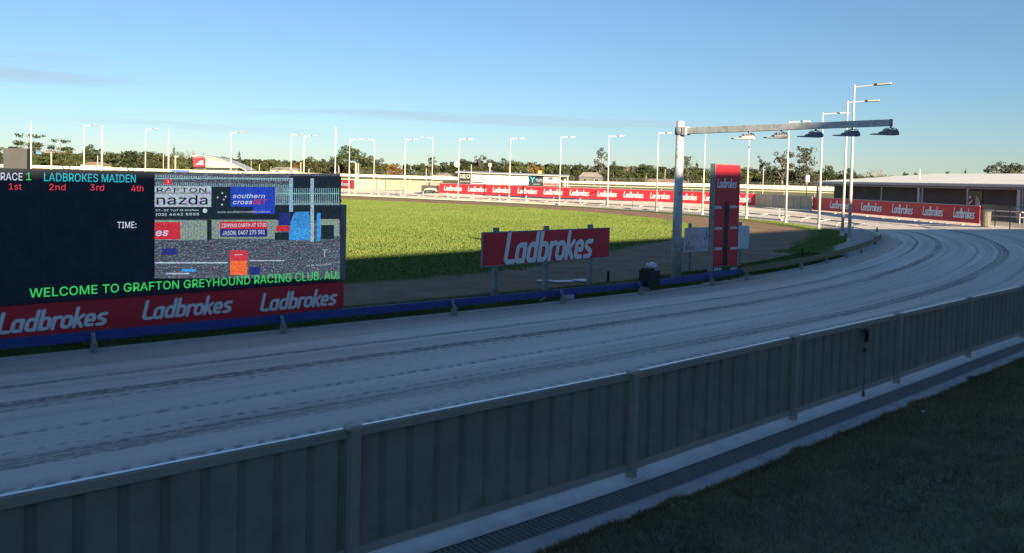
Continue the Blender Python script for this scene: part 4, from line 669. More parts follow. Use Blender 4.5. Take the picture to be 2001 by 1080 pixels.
vadd([(1142, 118, 1172, 392)], emv((.25, .45, .60)), -.0095, 'light_post'); vadd([(1314, 122, 1342, 636)], emv((.30, .48, .55)), -.0105, 'light_post')
MB().add([(vuv(x, y)[0], -.009, vuv(x, y)[1]) for x, y in ((1136, 622), (1310, 622), (1310, 392), (1190, 394), (1165, 440), (1150, 520))], [(0, 1, 2, 3, 4, 5)]).obj('blue_van', VS, vdo); vadd([(1366, 402, 1396, 628)], VS, -.009, 'blue_van'); vadd([(1175, 400+k*9, 1305, 402+k*9) for k in range(14)], VN, -.0096, 'van_ribs'); vadd([(1060, 400, 1150, 500), (1300, 395, 1315, 420)], VN, -.0092, 'van_side')
vadd([(1025, 560, 1140, 622), (1400, 500, 1505, 612)], VD, -.0094, 'dark_figures'); vadd([(1035, 505, 1142, 550)], VR, -.0098, 'van_grille')
vadd([(662, 706, 802, 850)], emv((.60, .04, .06)), -.009, 'red_box'); vadd([(662, 790, 802, 905)], VO, -.0098, 'orange_box'); vadd([(700, 738, 762, 744)], VW_, -.0104, 'box_label')
vadd([(50, 800, 640, 812), (820, 785, 1100, 793), (140, 888, 330, 900)], emv((.42, .52, .62)), -.0075, 'pale_streaks'); vadd([(270, 856, 380, 880)], VS, -.0085, 'blue_streak')
vadd([(820, 840, 905, 905), (110, 690, 230, 740)], VN, -.0085, 'navy_shadow'); vadd([(128, 128, 188, 170)], emv((.7, .03, .05)), -.0105, 'number_flag')
vadd([(1428, 705, 1432, 760), (1410, 700, 1450, 704)], VW_, -.0085, 'marker')
def vtxt(s, zx0, zx1, zy0, h, m, bold=.03, shear=0, y=-.0115):
    a = vuv(zx0, zy0); c = vuv(zx1, zy0); o = textmesh(s, 1, m, vdo, a[0], a[1], y, bold, shear)
    w_ = max(v.co.x for v in o.data.vertices)-min(v.co.x for v in o.data.vertices); k = (c[0]-a[0])/w_
    o.scale = (k, h/4.155/FPX*15.8/.729, 1); ang = math.atan2(c[1]-a[1], c[0]-a[0]); return o
vtxt('RAFTON', 56, 462, 232, 34, VD, .03); vtxt('nazda', 54, 470, 334, 72, VD, .03); vtxt('southern', 678, 942, 280, 34, VW_, .04, .2); vtxt('cross', 680, 838, 330, 34, VW_, .05, .2)
vtxt('BET', 845, 955, 330, 38, em((.60, .03, .03)), .04, .2); vtxt('www.southerncrossbet.com.au', 556, 985, 402, 16, VW_, .0); vtxt('37-39 Turf St Grafton', 52, 405, 388, 14, VW_, .02)
vtxt('(02) 6642 5555', 54, 405, 424, 18, VW_, .04); vtxt('es', 52, 155, 588, 52, VW_, .06, .15); vtxt('ZIPPING DARTH AT STUD', 590, 955, 520, 30, VW_, .04); vtxt('JASON: 0407 275 581', 598, 942, 582, 34, VW_, .04)
vtxt('14 06 2021 00:00', 1280, 1480, 836, 16, VW_, .0); vtxt('1', 150, 165, 158, 20, VW_, .03)
b = MB()
for zx, zy in ((598, 240), (560, 276), (626, 270), (610, 292), (596, 334)): a = vuv(zx, zy); r_ = .022; b.add([(a[0]-r_, -.0115, a[1]), (a[0], -.0115, a[1]-r_), (a[0]+r_, -.0115, a[1]), (a[0], -.0115, a[1]+r_)], [(0, 1, 2, 3)])
b.obj('stars', VW_, vdo)
a = vuv(458, 384); MB().lathe([(.03, 0), (.045, 0)], 12).obj('badge', VW_, vdo).matrix_local = Matrix.Translation((a[0], -.0115, a[1])) @ Matrix.Rotation(math.pi/2, 4, 'X')

# ------------------------------------------------------------------ low inner rail: blue run, tan run on the bend, white run beyond
kp = lambda x, y: s_at(gnd(x, y))
s_l, s_j = s_at((-20, 3.2)), s_at(gnd(1449, 545)); s_t = s_at((22.9, 49.2)); s_w = s_at((25.9, 61))
def curve_seg(a, b, st=.8, off=-.06):
    ss = np.arange(a, b+st/2, st); ps = np.array([kerb_pt(s, off) for s in ss]); return ps, nrm(ps)
rl = thing('inner_rail', 'low blue board rail on short steel brackets along the inner kerb', 'rail')
cs_, cn_ = curve_seg(s_l, s_j); rail_strip(cs_, cn_, box_prof(-.02, .02, .20, .37), 'blue_board', M['blue'], rl)
rl2 = thing('bend_rail', 'low tan board rail carrying on round the bend beyond the blue one', 'rail')
cs_, cn_ = curve_seg(s_j+.02, s_t, .8); rail_strip(cs_, cn_, [(-.10, .24), (.02, .20), (.03, .23), (-.08, .40)], 'tan_board', M['tan'], rl2)
rl3 = thing('white_kerb_rail', 'thin white tube rail curving round the tip of the infield', 'rail')
cs_, cn_ = curve_seg(s_t+.1, s_w, .5, -.1); MB().tube([(*p, .20) for p in cs_], .035, 8).obj('rail_tube', M['white'], rl3, True)
for s in np.arange(s_t+.4, s_w, 2.2): x, y = kerb_pt(s, -.1); MB().tube([(x, y, 0), (x, y, .18)], .02, 6).obj('bracket', M['white'], rl3)
brk = MB().box((0, 0, .10), (.09, .12, .20)).add([],[]).add(
    [(-.035, -.05, .20), (.035, -.05, .20), (.035, .04, .20), (-.035, .04, .20), (-.035, .09, .30), (.035, .09, .30), (.035, .09, .36), (-.035, .09, .36)],
    [(0, 1, 5, 4), (2, 3, 7, 6), (3, 0, 4, 7), (1, 2, 6, 5), (4, 5, 6, 7)]).mesh('bracket'); brk.materials.append(M['galv_dull'])
bpx = [(-300, 730), (215, 692), (605, 653), (888, 618), (1097, 590), (1258, 573), (1386, 556), (1450, 546)]
for x, y in bpx+[(1533, 525), (1603, 515), (1645, 506), (1683, 496)]:
    s = s_at(gnd(x, y)); p = kerb_pt(s, .10); q = kerb_pt(s+.5, .10); o = link('bracket', brk, rl if x < 1460 else rl2); o.location = (*p, .0); o.rotation_euler[2] = math.atan2(q[1]-p[1], q[0]-p[0])

# ------------------------------------------------------------------ sign boards near the rail
G1 = (gnd(943, 522, 0)); P1 = (atd(943, 500, 21.0)[0], 21.0, 0); U1 = un(43.8)
bd = panelthing('sign_board', 'long red signboard with white lettering on three steel posts behind the blue rail', 'sign', P1, U1)
def p1(x, y): return plane_uv(x, y, P1, U1)
w1 = p1(1190, 470)[0]; zt1, zb1 = p1(943, 456.5)[1], p1(943, 521)[1]
bx((w1/2, .02, (zt1+zb1)/2), (w1, .04, zt1-zb1)).obj('board', M['red'], bd)
for c, d in (((w1/2, .02, zb1-.012), (w1+.05, .055, .026)), ((w1/2, .02, zt1+.012), (w1+.05, .055, .026)), ((-.012, .02, (zt1+zb1)/2), (.026, .05, zt1-zb1)), ((w1+.012, .02, (zt1+zb1)/2), (.026, .05, zt1-zb1))): bx(c, d).obj('frame_edge', M['galv_dull'], bd)
la, lb = p1(984, 485)[0], p1(1161, 478)[0]; logo(bd, (la+lb)/2, (zt1+zb1)/2-.01, lb-la, -.004, 1.05)
for px in (975, 1073, 1159):
    q = p1(px, 440)[0]; MB().box((q, .105, (zt1+.13)/2), (.14, .11, zt1+.13)).obj('post', M['galv_dull'], bd, bevel=.008)

UT = un(39.5); PT = (atd(1396, 400, 26.6)[0], 26.6, 0)
tm = panelthing('winning_post', 'tall narrow red totem with a black centre slot beside the gantry pole', 'totem', PT, UT)
def p2(x, y): return plane_uv(x, y, PT, UT)
w2 = p2(1446, 325)[0]; zt2 = p2(1396, 321.5)[1]
bx((w2/2, .09, (zt2+.42)/2), (w2, .18, zt2-.42)).obj('panel', M['red'], tm)
bx((-.012, .09, (zt2+.25)/2), (.022, .20, zt2-.25)).obj('edge_trim', M['galv_dull'], tm); bx((w2+.012, .09, (zt2+.25)/2), (.022, .20, zt2-.25)).obj('edge_trim', M['galv_dull'], tm)
bx((w2/2, .09, zt2+.012), (w2+.05, .20, .022)).obj('top_trim', M['galv_dull'], tm)
sl = p2(1420, 400); prect(sl[0]-.12, sl[0]+.13, .42, p2(1420, 395.5)[1], -.004).obj('centre_slot', M['black'], tm)
logo(tm, p2(1421, 360)[0], p2(1421, 359)[1], w2*.82, -.004, 1.25)
for y_ in (405, 446, 486, 526):
    logo(tm, p2(1402.5, y_)[0]+.02, p2(1402, y_)[1], w2*.31, -.004, 1.2); logo(tm, p2(1434, y_)[0], p2(1434, y_-1)[1], w2*.31, -.004, 1.2)
bx((.12, .09, .3), (.1, .1, .62)).obj('post', M['galv_dull'], tm); bx((w2-.12, .09, .3), (.1, .1, .62)).obj('post', M['galv_dull'], tm)

PW = (atd(1338, 470, 28.3)[0], 28.3, 0); UW = un(41)
wb = panelthing('white_board', 'white board with faint dark scribbles behind the red totem', 'board', PW, UW)
def p3(x, y): return plane_uv(x, y, PW, UW)
w3 = p3(1464, 460)[0]; zt3, zb3 = p3(1338, 446)[1], p3(1338, 494)[1]
M['whiteboard'] = mat('white_sheet', (.62, .68, .76), .5, 0, .1, 2.5, 0, 0, (.5, .56, .66), 2)
bx((w3/2, .015, (zt3+zb3)/2), (w3, .03, zt3-zb3)).obj('sheet', M['whiteboard'], wb)
b = MB(); r2 = random.Random(4)
for k in range(22):                                              # small dark marks and smears
    q = r2.uniform(.1, w3-.1); z_ = r2.uniform(zb3+.12, zt3-.12); a = r2.uniform(-.4, .4); l = r2.uniform(.05, .22); t_ = r2.uniform(.008, .02)
    b.quad((q-t_, -.003-k*.0002, z_-l/2), (q+t_, -.003-k*.0002, z_-l/2), (q+t_+a*l, -.003-k*.0002, z_+l/2), (q-t_+a*l, -.003-k*.0002, z_+l/2))
b.obj('marks', mat('blue_grey_marks', (.10, .15, .22), .7), wb)
b = MB()
for r_ in ([(.08, zt3-.35), (.10, zb3+.25), (.35, zb3+.06)], [(w3-.08, zt3-.3), (w3-.1, zb3+.25), (w3-.35, zb3+.08)]): b.tube([(x, -.006, z) for x, z in catmull(r_, 5)], .008, 5)
b.obj('arc_marks', M['white'], wb)
for px in (1352, 1450): q = p3(px, 440)[0]; bx((q, .08, (zt3+.14)/2), (.11, .09, zt3+.14)).obj('post', M['galv_dull'], wb, bevel=.008)

# ------------------------------------------------------------------ gantry with five floodlights
PG = np.array(atd(1321, 520, 25.9)[:2]); EG = np.array(atd(1741, 241, 20.6)[:2]); zg = atd(1348, 257.5, 25.9)[2]; RISE = atd(1741, 240.5, 20.6)[2]-zg
ga = thing('light_gantry', 'thick galvanised pole with a long box beam reaching out over the track', 'gantry', (*PG, 0), math.atan2(*(EG-PG)[::-1]))
LG = float(np.hypot(*(EG-PG))); zt_ = atd(1330, 238.5, 25.9)[2]
MB().tube([(0, 0, 0), (0, 0, zt_)], [.165, .125], 24).obj('pole', M['galv'], ga, True)
bx((0, 0, .02), (.5, .5, .04)).obj('base_plate', M['galv_dull'], ga); MB().lathe([(.13, 0), (.12, .02), (.02, .03)], 20, (0, 0, zt_-.002)).obj('pole_cap', M['galv'], ga)
o = MB().lathe([(.17, -.12), (.17, .12)], 20, (0, 0, zg)).obj('clamp_collar', M['galv_dull'], ga, True)
bx((.24, 0, zg), (.16, .26, .26)).obj('beam_flange', M['galv'], ga, bevel=.01)
b = MB(); h0, h1 = .10, .085; w0, w1_ = .08, .06
b.add([(.3, -w0, zg-h0), (.3, w0, zg-h0), (.3, w0, zg+h0), (.3, -w0, zg+h0), (LG, -w1_, zg-h1+RISE), (LG, w1_, zg-h1+RISE), (LG, w1_, zg+h1+RISE), (LG, -w1_, zg+h1+RISE)],
      [(0, 1, 2, 3), (7, 6, 5, 4), (0, 4, 5, 1), (1, 5, 6, 2), (2, 6, 7, 3), (3, 7, 4, 0)]); b.obj('beam', M['galv'], ga, bevel=.008)
bx((LG+.006, 0, zg+RISE), (.012, .15, .19)).obj('end_plate', M['galv_dull'], ga)
fl_lab = ['pale grey floodlight nearest the thick pole, under the gantry beam', 'second grey floodlight out from the pole under the gantry beam', 'middle one of five grey floodlights under the gantry beam',
          'fourth floodlight out from the pole, crossing the two tall poles behind', 'outermost grey floodlight at the very tip of the gantry beam']
fl = None
for k, px in enumerate((1461, 1525, 1592, 1663, 1738)):
    lo, hi = 0, LG                                              # find the station on the beam seen at this column
    for _ in range(30):
        m_ = (lo+hi)/2; p = PG+(EG-PG)*m_/LG; u_ = PPX+FPX*p[0]/p[1]+ROLL*FPX*(3.2-5)/p[1]*-1
        if u_ < px: lo = m_
        else: hi = m_
    if fl is None:
        fl = thing('floodlight', '', 'floodlight')
        # housing is a wedge: deep driver body at the back, thin lens plate reaching forward (local +x is where it leans out)
        MB().add([(-.62, -.14, -.02), (.20, -.16, -.02), (.20, .16, -.02), (-.62, .14, -.02), (-.62, -.13, .012), (.20, -.16, .05), (.20, .16, .05), (-.62, .13, .012)],
                 [(3, 2, 1, 0), (4, 5, 6, 7), (0, 1, 5, 4), (1, 2, 6, 5), (2, 3, 7, 6), (3, 0, 4, 7)]).obj('lens_plate', M['floodp'] if 'floodp' in M else M['galv_dull'], fl)
        MB().add([(-.36, -.15, .03), (.21, -.16, .02), (.21, .16, .02), (-.36, .15, .03), (-.30, -.13, .10), (.19, -.14, .145), (.19, .14, .145), (-.30, .13, .10)],
                 [(3, 2, 1, 0), (4, 5, 6, 7), (0, 1, 5, 4), (1, 2, 6, 5), (2, 3, 7, 6), (3, 0, 4, 7)]).obj('housing', M['galv_dull'], fl, bevel=.02)
        for sy in (-.15, .15): MB().tube([(-.22, sy, .08), (-.14, sy*.6, .20), (.02, sy*.3, .215), (.14, sy*.6, .20), (.2, sy, .05)], .014, 6).obj('yoke', M['galv_dull'], fl)
        MB().tube([(0, 0, .21), (0, 0, .27)], .03, 8).obj('hanger', M['galv_dull'], fl); o_ = fl
        for q_ in np.linspace(-.2, .14, 7): bx((q_, 0, .145), (.012, .24, .05)).obj('cooling_fin', M['galv_dull'], fl)
    else: o_ = copy_tree(fl)
    p = PG+(EG-PG)*lo/LG; o_.location = (p[0], p[1], zg-h0-.215+RISE*lo/LG+.012*lo/LG); o_.scale = (.80, .80, .78); o_.rotation_euler[2] = math.radians(6); o_['label'] = fl_lab[k]; o_['group'] = 'floodlights under the gantry beam'
# junction box wrapped on the rail
s = s_at(gnd(1268, 572)); p = kerb_pt(s, -.05); an = math.radians(39)
jb = thing('timing_box', 'black box on a short post topped with crumpled silver foil', 'box', (*p, 0), an)
MB().box((0, 0, .43), (.50, .40, .44), None, .97).obj('box_body', M['black'], jb, bevel=.02); bx((-.12, -.02, .10), (.11, .09, .2)).obj('post', M['galv_dull'], jb)
bx((-.06, .02, .68), (.34, .26, .07)).obj('lid_block', M['darkgrey'], jb, bevel=.02)
import bmesh
bm = bmesh.new(); bmesh.ops.create_icosphere(bm, subdivisions=4, radius=.15)
for v in bm.verts:
    v.co.z *= .62; v.co *= 1+.30*(random.random()-.5); v.co.x *= 1.15
me = bpy.data.meshes.new('foil'); bm.to_mesh(me); bm.free(); o = link('foil_cover', me, jb, M['foil']); o.location = (.08, 0, .77)
# loose things behind the rail
def lab(o, l, c, g=None): return tag(o, l, c, g)
for i, (x, y, l, w_, a, lb) in enumerate(((1062, 549.5, .62, .22, .3, 'small flat pale offcut lying on the dirt left of the middle sign post'), (1100, 551, .95, .35, .15, 'pale flat sheet lying on the dirt between two sign posts'), (1137, 549, .8, .4, .5, 'larger pale sheet on the dirt by the third sign post'))):
    g = gnd(x, y); o = lab(bx((0, 0, .05), (l, w_, .012)).obj('flat_sheet', M['whiteboard'], None), lb, 'offcut', 'pale offcuts on the dirt'); o.location = (*g, 0); o.rotation_euler = (.03, .05, a+.6)
g0, g1 = gnd(1054, 589.5), gnd(1080, 583)
lab(MB().tube([(*gnd(1054, 590), .03), (*gnd(1080, 588), .25)], .018, 6).obj('white_pole', M['white'], None), 'thin white pole leaning against the blue rail from the dirt', 'pole')
lab(MB().tube([(*gnd(1152, 575), .05), (*gnd(1163, 572.5), .13)], .012, 6).obj('short_stick', M['white'], None), 'short white stick poking up below the blue rail', 'stick')
bg_ = thing('sports_bag', 'crumpled blue and white bag lying on the kerb under the rail', 'bag', (*kerb_pt(s_at(gnd(1124, 585)), -.28), .02), .8)
def blob(name, c, r, m, parent, seed):
    bm = bmesh.new(); bmesh.ops.create_icosphere(bm, subdivisions=3, radius=1); q = random.Random(seed)
    for v in bm.verts: v.co *= 1+.22*(q.random()-.5); v.co = Vector((v.co.x*r[0]+c[0], v.co.y*r[1]+c[1], max(v.co.z*r[2]+c[2], 0)))
    me = bpy.data.meshes.new(name); bm.to_mesh(me); bm.free(); return link(name, me, parent, m)
blob('white_side', (-.12, 0, .07), (.17, .12, .11), M['whiteboard'], bg_, 1); blob('blue_side', (.08, .03, .13), (.16, .12, .13), M['blue'], bg_, 2)
pg = gnd(1188, 551); o = thing('marker_peg', 'short black peg with a grey top standing behind the blue rail', 'peg', (*pg, 0)); MB().tube([(0, 0, 0), (0, 0, .33)], .045, 8).obj('shaft', M['black'], o); MB().tube([(0, 0, .33), (0, 0, .37)], .06, 8).obj('cap', M['galv_dull'], o)
for i, (x, y, lb) in enumerate(((1567, 504, 'black marker peg on the grass just beyond the tan rail'), (1710, 478, 'black marker peg inside the white tube rail, nearer one'), (1713.5, 456, 'black marker peg at the tip of the infield, farther one'))):
    g = gnd(x, y); o = MB().tube([(0, 0, 0), (0, 0, .42)], .05, 8).obj('marker_peg', M['black'], None); o.location = (*g, 0); lab(o, lb, 'peg', 'black marker pegs')
# small rubble along the kerb below the totem
b = MB(); r3 = random.Random(9)
for k in range(70):
    s = s_at(gnd(1370, 556))+r3.uniform(-.3, 3.2); p = kerb_pt(s, r3.uniform(-.12, .12)); q = r3.uniform(.02, .055)
    b.box((*p, .05+q*.4), (q*1.6, q, q*.9), Matrix.Rotation(r3.uniform(0, 3), 3, 'Z'))
tag(b.obj('rubble', M['concrete'], None), 'broken pale rubble along the kerb below the red totem', 'rubble', None, 'stuff')
lab(bx((0, 0, .03), (.035, .03, .02)).obj('litter_scrap', M['white'], None), 'tiny white scrap lying on the dark lawn', 'litter').location = (*fc(fs[-1]*.44, 1.05), .06)
o = bpy.data.objects['litter_scrap']; g = gnd(1804, 808, .1); o.location = (*g, .11)

# ------------------------------------------------------------------ light poles
def make_pole(h, arm, flip=1, r=(.105, .045)):
    t = thing('light_pole', '', 'light pole')
    MB().tube([(0, 0, 0), (0, 0, h*.5), (0, 0, h)], [r[0], (r[0]+r[1])/2, r[1]], 10).obj('pole_shaft', M['white'], t, True)
    MB().lathe([(r[0]*1.9, 0), (r[0]*1.9, .05), (r[0]*1.2, .08), (r[0]*1.15, .35)], 10).obj('pole_foot', M['white'], t)
    if arm:
        MB().tube([(0, 0, h-.12), (arm*flip, 0, h-.04)], .032, 6).obj('arm', M['white'], t)
        o = MB().box((arm*flip+.36*flip, 0, h-.015), (.72, .32, .09), Matrix.Rotation(-.05*flip, 3, 'Y')).obj('lamp_head', M['galvhead'], t, bevel=.02)
        MB().box((arm*flip-.05*flip, 0, h-.02), (.18, .12, .12)).obj('knuckle', M['darkgrey'], t)
    return t
M['galvhead'] = mat('lamp_head_grey', (.45, .46, .47), .5, .2, .1, 5)
A = make_pole(8.7, 1.15)
inner = [((681.5, 382.7), 'white light pole just right of the big screen, first by the far kerb'), ((790.5, 387), 'white light pole in front of the cream fence'), ((894.7, 391.7), 'white light pole in front of the black sign on the long shed'),
         ((994.4, 396.4), 'white light pole in front of the pale middle of the long sign shed'), ((1092.9, 401.7), 'white light pole by the right-hand end of the long sign shed'), ((1187, 406.7), 'white light pole in front of the tall gum tree'),
         ((1281.7, 414), 'white light pole next left of the thick gantry pole'), ((1372.5, 420.8), 'white light pole between the gantry pole and the red totem'), ((1458, 428.6), 'white light pole just right of the red totem'),
         ((1535, 437), 'white light pole in front of the bare grey fence section'), ((1599.5, 449), 'white light pole in front of the far tip of the white roof'), ((1645.6, 462), 'slightly lower of two tall light poles close together'), ((1659, 477.8), 'tallest and nearest light pole, standing at the infield tip')]
for i, (p, lb) in enumerate(inner):
    o = A if i == 0 else copy_tree(A); g = gnd(*p); o.location = (g[0], g[1], 0); o['label'] = lb; o['group'] = 'light poles round the inside of the bend'; o.rotation_euler[0] = random.uniform(-.006, .006); o.rotation_euler[1] = random.uniform(-.006, .006)
    # lamps reach out over the track
    j = int(np.argmin(np.hypot(*(KC-np.array(g)).T))); a = math.atan2(KN[j][1], KN[j][0]); o.rotation_euler[2] = a if i > 5 else max(-.1, .0)+a*.35
    if i >= 10: o.scale = (1, 1, [1.0, 1.013, 1.025][i-10])
# more poles beyond the screen: (x, top y, distance, height above its ground, arm side, label)
far = [(165, 245, 101, 1.0, 'slim light pole rising over the screen text, left of the plain pole'), (285, 252, 107, 1.0, 'slim light pole over the screen between two plain white poles'), (452, 258.5, 109, 1.0, 'slim grey light pole in front of the curved shed roof'),
       (570, 262.5, 112, 1.0, 'thin grey light pole over the screen beside the autumn tree'), (595, 265.5, 113, 1.0, 'brighter light pole over the right part of the screen')]
for x, y, D, a_, lb in far:
    o = copy_tree(A); X, Y, Z = atd(x, y, D); o.location = (X, Y, Z-8.7); o.rotation_euler[2] = -.1; o['label'] = lb; o['group'] = 'light poles beyond the screen'
    if o.location.z > 0: o.scale = (1, 1, Z/8.7); o.location.z = 0
B_ = None
for x, y, lb in ((732, 273, 'light pole behind the cream fence with its lamp reaching left'), (846, 269, 'light pole behind the dark opening with its lamp reaching left')):
    if B_ is None: B_ = make_pole(9.3, 1.6, -1); o = B_
    else: o = copy_tree(B_)
    X, Y, Z = atd(x, y, 152); o.location = (X, Y, Z-9.3); o.scale = (1, 1, 1); o['label'] = lb; o['group'] = 'light poles behind the cream fence'; o.scale.z = (Z+.1)/9.3; o.location.z = -.1
D_ = None
for x, y, D, lb in ((61, 241, 185, 'plain thick white mast beside the dark board on the far left'), (199.5, 250, 190, 'plain white mast above the race title on the screen'), (330, 254, 195, 'plain white mast just left of the curved-roof shed')):
    X, Y, Z = atd(x, y, D); o = thing('mast', lb, 'mast', (X, Y, -.05), 0, 'plain white masts over the screen')
    MB().tube([(0, 0, 0), (0, 0, Z*.55), (0, 0, Z)], [.24, .19, .1], 10).obj('mast_shaft', M['white'], o, True); MB().tube([(0, 0, Z-.02), (0, 0, Z+.5)], .04, 6).obj('tip', M['white'], o)
X, Y, Z = atd(656.5, 248, 290); zb_ = 2.6; o = thing('mast', 'tall white mast with a flared foot above the right end of the screen', 'mast', (X, Y, zb_))
MB().tube([(0, 0, 0), (0, 0, 1.2), (0, 0, 2.2), (0, 0, Z-zb_)], [.45, .42, .22, .16], 10).obj('mast_shaft', M['white'], o, True); bx((0, 0, (Z-zb_)*.93), (.9, .3, .25)).obj('mast_head', M['galvhead'], o)

# ------------------------------------------------------------------ fences and banners round the bend
def banner(name, label, cat, pts, z0, h, m, logos, mat_frame='galv_dull', group=None, lw=None, hk=1.0, inset=.0):
    """pts: ground points from left to right; one flat panel between each pair"""
    root = thing(name, label, cat, (0, 0, 0), 0, group)
    for k, (p, q) in enumerate(zip(pts[:-1], pts[1:])):
        L, a = frame(p, q); o = bx((L/2, .02, z0+h/2+.05), (L-.004, .04, h)).obj('banner_panel', m, root); o.location = (*p, 0); o.rotation_euler[2] = a
        o = MB().tube([(0, .02, z0+h+.08), (L, .02, z0+h+.08)], .03, 6).obj('top_tube', M['galvhead'], root); o.location = (*p, 0); o.rotation_euler[2] = a
        o = bx((0, .07, z0+h/2), (.06, .06, h+.1)).obj('post', M['galv_dull'], root); o.location = (*p, 0); o.rotation_euler[2] = a
    return root
def on_line(pts, f):
    d = [frame(a, b)[0] for a, b in zip(pts[:-1], pts[1:])]; s = f*sum(d)
    for k, l in enumerate(d):
        if s <= l or k == len(d)-1: t = s/l; return (pts[k][0]+(pts[k+1][0]-pts[k][0])*t, pts[k][1]+(pts[k+1][1]-pts[k][1])*t), frame(pts[k], pts[k+1])[1]
        s -= l
def col_on(pts, x):                                              # station on a polyline seen at column x
    lo, hi = 0., 1.
    for _ in range(40):
        m_ = (lo+hi)/2; p, _a = on_line(pts, m_)
        if PPX+FPX*p[0]/p[1]+.3 < x: lo = m_
        else: hi = m_
    return lo
def add_logo(root, pts, xa, xb, z, h):
    fa, fb = col_on(pts, xa), col_on(pts, xb); (p, a), (q, a2) = on_line(pts, fa), on_line(pts, fb)
    wd_ = math.hypot(q[0]-p[0], q[1]-p[1]); ang = math.atan2(q[1]-p[1], q[0]-p[0]); o = link('lettering', WM, root); k = wd_/WMW
    o.scale = (k, h/1.72, 1); mx_, my_ = (p[0]+q[0])/2, (p[1]+q[1])/2; nx_, ny_ = math.sin(ang), -math.cos(ang); sag = .015+wd_*wd_/8/58
    (pm, _) = on_line(pts, (fa+fb)/2); off = .02+max(0, (pm[0]-mx_)*nx_+(pm[1]-my_)*ny_)
    o.location = (mx_+nx_*off, my_+ny_*off, z); o.rotation_euler = (math.pi/2, 0, ang)
Z8 = .8
F1 = [gnd(x, y, Z8) for x, y in ((858, 377.5), (966, 382), (1073, 386.5), (1180, 390.8), (1283, 395.2), (1387, 400), (1476, 404))]
f1 = banner('banner_fence', 'long sunlit red banner fence with repeated white lettering round the far bend', 'fence', F1, Z8, 1.36, M['red'], None)
for xa, xb in ((867, 903), (914, 951), (962, 998), (1011, 1050), (1062, 1100), (1113, 1152), (1167, 1206), (1218, 1258), (1270, 1310), (1329, 1363), (1376, 1412), (1430, 1469)): add_logo(f1, F1, xa, xb, Z8+.76, .80)
F0 = [gnd(x, y, Z8) for x, y in ((520, 360), (600, 364.5), (692, 370))]
f0 = banner('banner_fence', 'short end of red banner fence peeking out right of the big screen', 'fence', F0, Z8, 1.45, M['red'], None); add_logo(f0, F0, 640, 681, Z8+.8, .8)
F2 = [gnd(x, y, Z8) for x, y in ((692, 370), (753, 372.3), (858, 377))]
cf = thing('cream_fence', 'plain cream steel fence between the two red banner fences', 'fence')
for p, q, k in ((F2[0], F2[1], 3), (F2[1], F2[2], 5)):
    L, a = frame(p, q)
    for j in range(k):
        o = bx((L*(j+.5)/k, 0, Z8+.78), (L/k-.03, .05, 1.56)).obj('cream_panel', M['cream'], cf); o.location = (*p, 0); o.rotation_euler[2] = a
    o = bx((L, -.03, Z8+.8), (.09, .09, 1.65)).obj('post', M['darkgrey'] if q is F2[1] else M['cream'], cf); o.location = (*p, 0); o.rotation_euler[2] = a  # dark middle post stands in for the light pole's shadow on the fence
g = gnd(841, 377, Z8); o = thing('cream_trailer', 'cream rounded trailer parked in the dark gap at the end of the cream fence', 'trailer', (g[0], g[1]-.5, Z8), 0)
bx((0, .3, .62), (2.7, .1, .95)).obj('dark_backing', M['darkgrey'], o); MB().tube([(-1., 0, .2), (-.9, 0, .45), (0, 0, .58), (.9, 0, .45), (1., 0, .2)], .14, 8).obj('body', M['cream'], o, True)
for sx_ in (-.7, .7): MB().tube([(sx_, -.1, .16), (sx_, .1, .16)], .16, 10).obj('wheel', M['black'], o)
F3 = [gnd(x, y, Z8) for x, y in ((1476, 404), (1530, 408), (1586, 411.6))]
gf = thing('grey_fence', 'bare ribbed fence section between two red banners on the bend', 'fence')
M['greyfence'] = mat('weathered_steel', (.33, .32, .28), .6, .1, .15, 1., 0, 0, (.24, .25, .25), 1.4); M['beigefence'] = mat('beige_steel', (.50, .42, .29), .6, 0, .1, 1)
for ii, (p, q) in enumerate(zip(F3[:-1], F3[1:])):
    L, a = frame(p, q); nb = 8
    for j in range(nb):
        o = bx((L*(j+.5)/nb, (.02 if j % 2 else 0), Z8+.7), (L/nb-.02, .05, 1.4)).obj('sheet', M['beigefence'] if ii == 0 and j < 5 else M['greyfence'], gf); o.location = (*p, 0); o.rotation_euler[2] = a
F4 = [gnd(x, y, Z8) for x, y in ((1588, 411.5), (1668, 418), (1750, 425.2), (1832, 432.2))]+[gnd(1913.5, 439.5, .78)]
f4 = banner('banner_fence', 'shaded red banner fence in front of the white-roofed kennel block', 'fence', F4, Z8, 1.22, M['red'], None)
for xa, xb in ((1588, 1597), (1622, 1660), (1683, 1725), (1744, 1786), (1804, 1845), (1864, 1907)):
    if xb-xa > 20: add_logo(f4, F4, xa, xb, Z8+.70, .78)
for oi_, (x, y) in enumerate([(1601+i*31, 412.8+i*2.75) for i in range(10)]):
    g = gnd(x, y+2.5, Z8); lab(bx((0, 0, 0), (.16, .16, .08)).obj('kerb_light', M['white'], None), 'white marker block below the shaded banner, %s' % ('leftmost of ten', 'second from the left', 'third from the left', 'fourth from the left', 'fifth from the left', 'fifth from the right', 'fourth from the right', 'third from the right', 'second from the right', 'rightmost of ten')[oi_], 'marker', 'white marker blocks below the shaded banner').location = (g[0], g[1], Z8+.02)
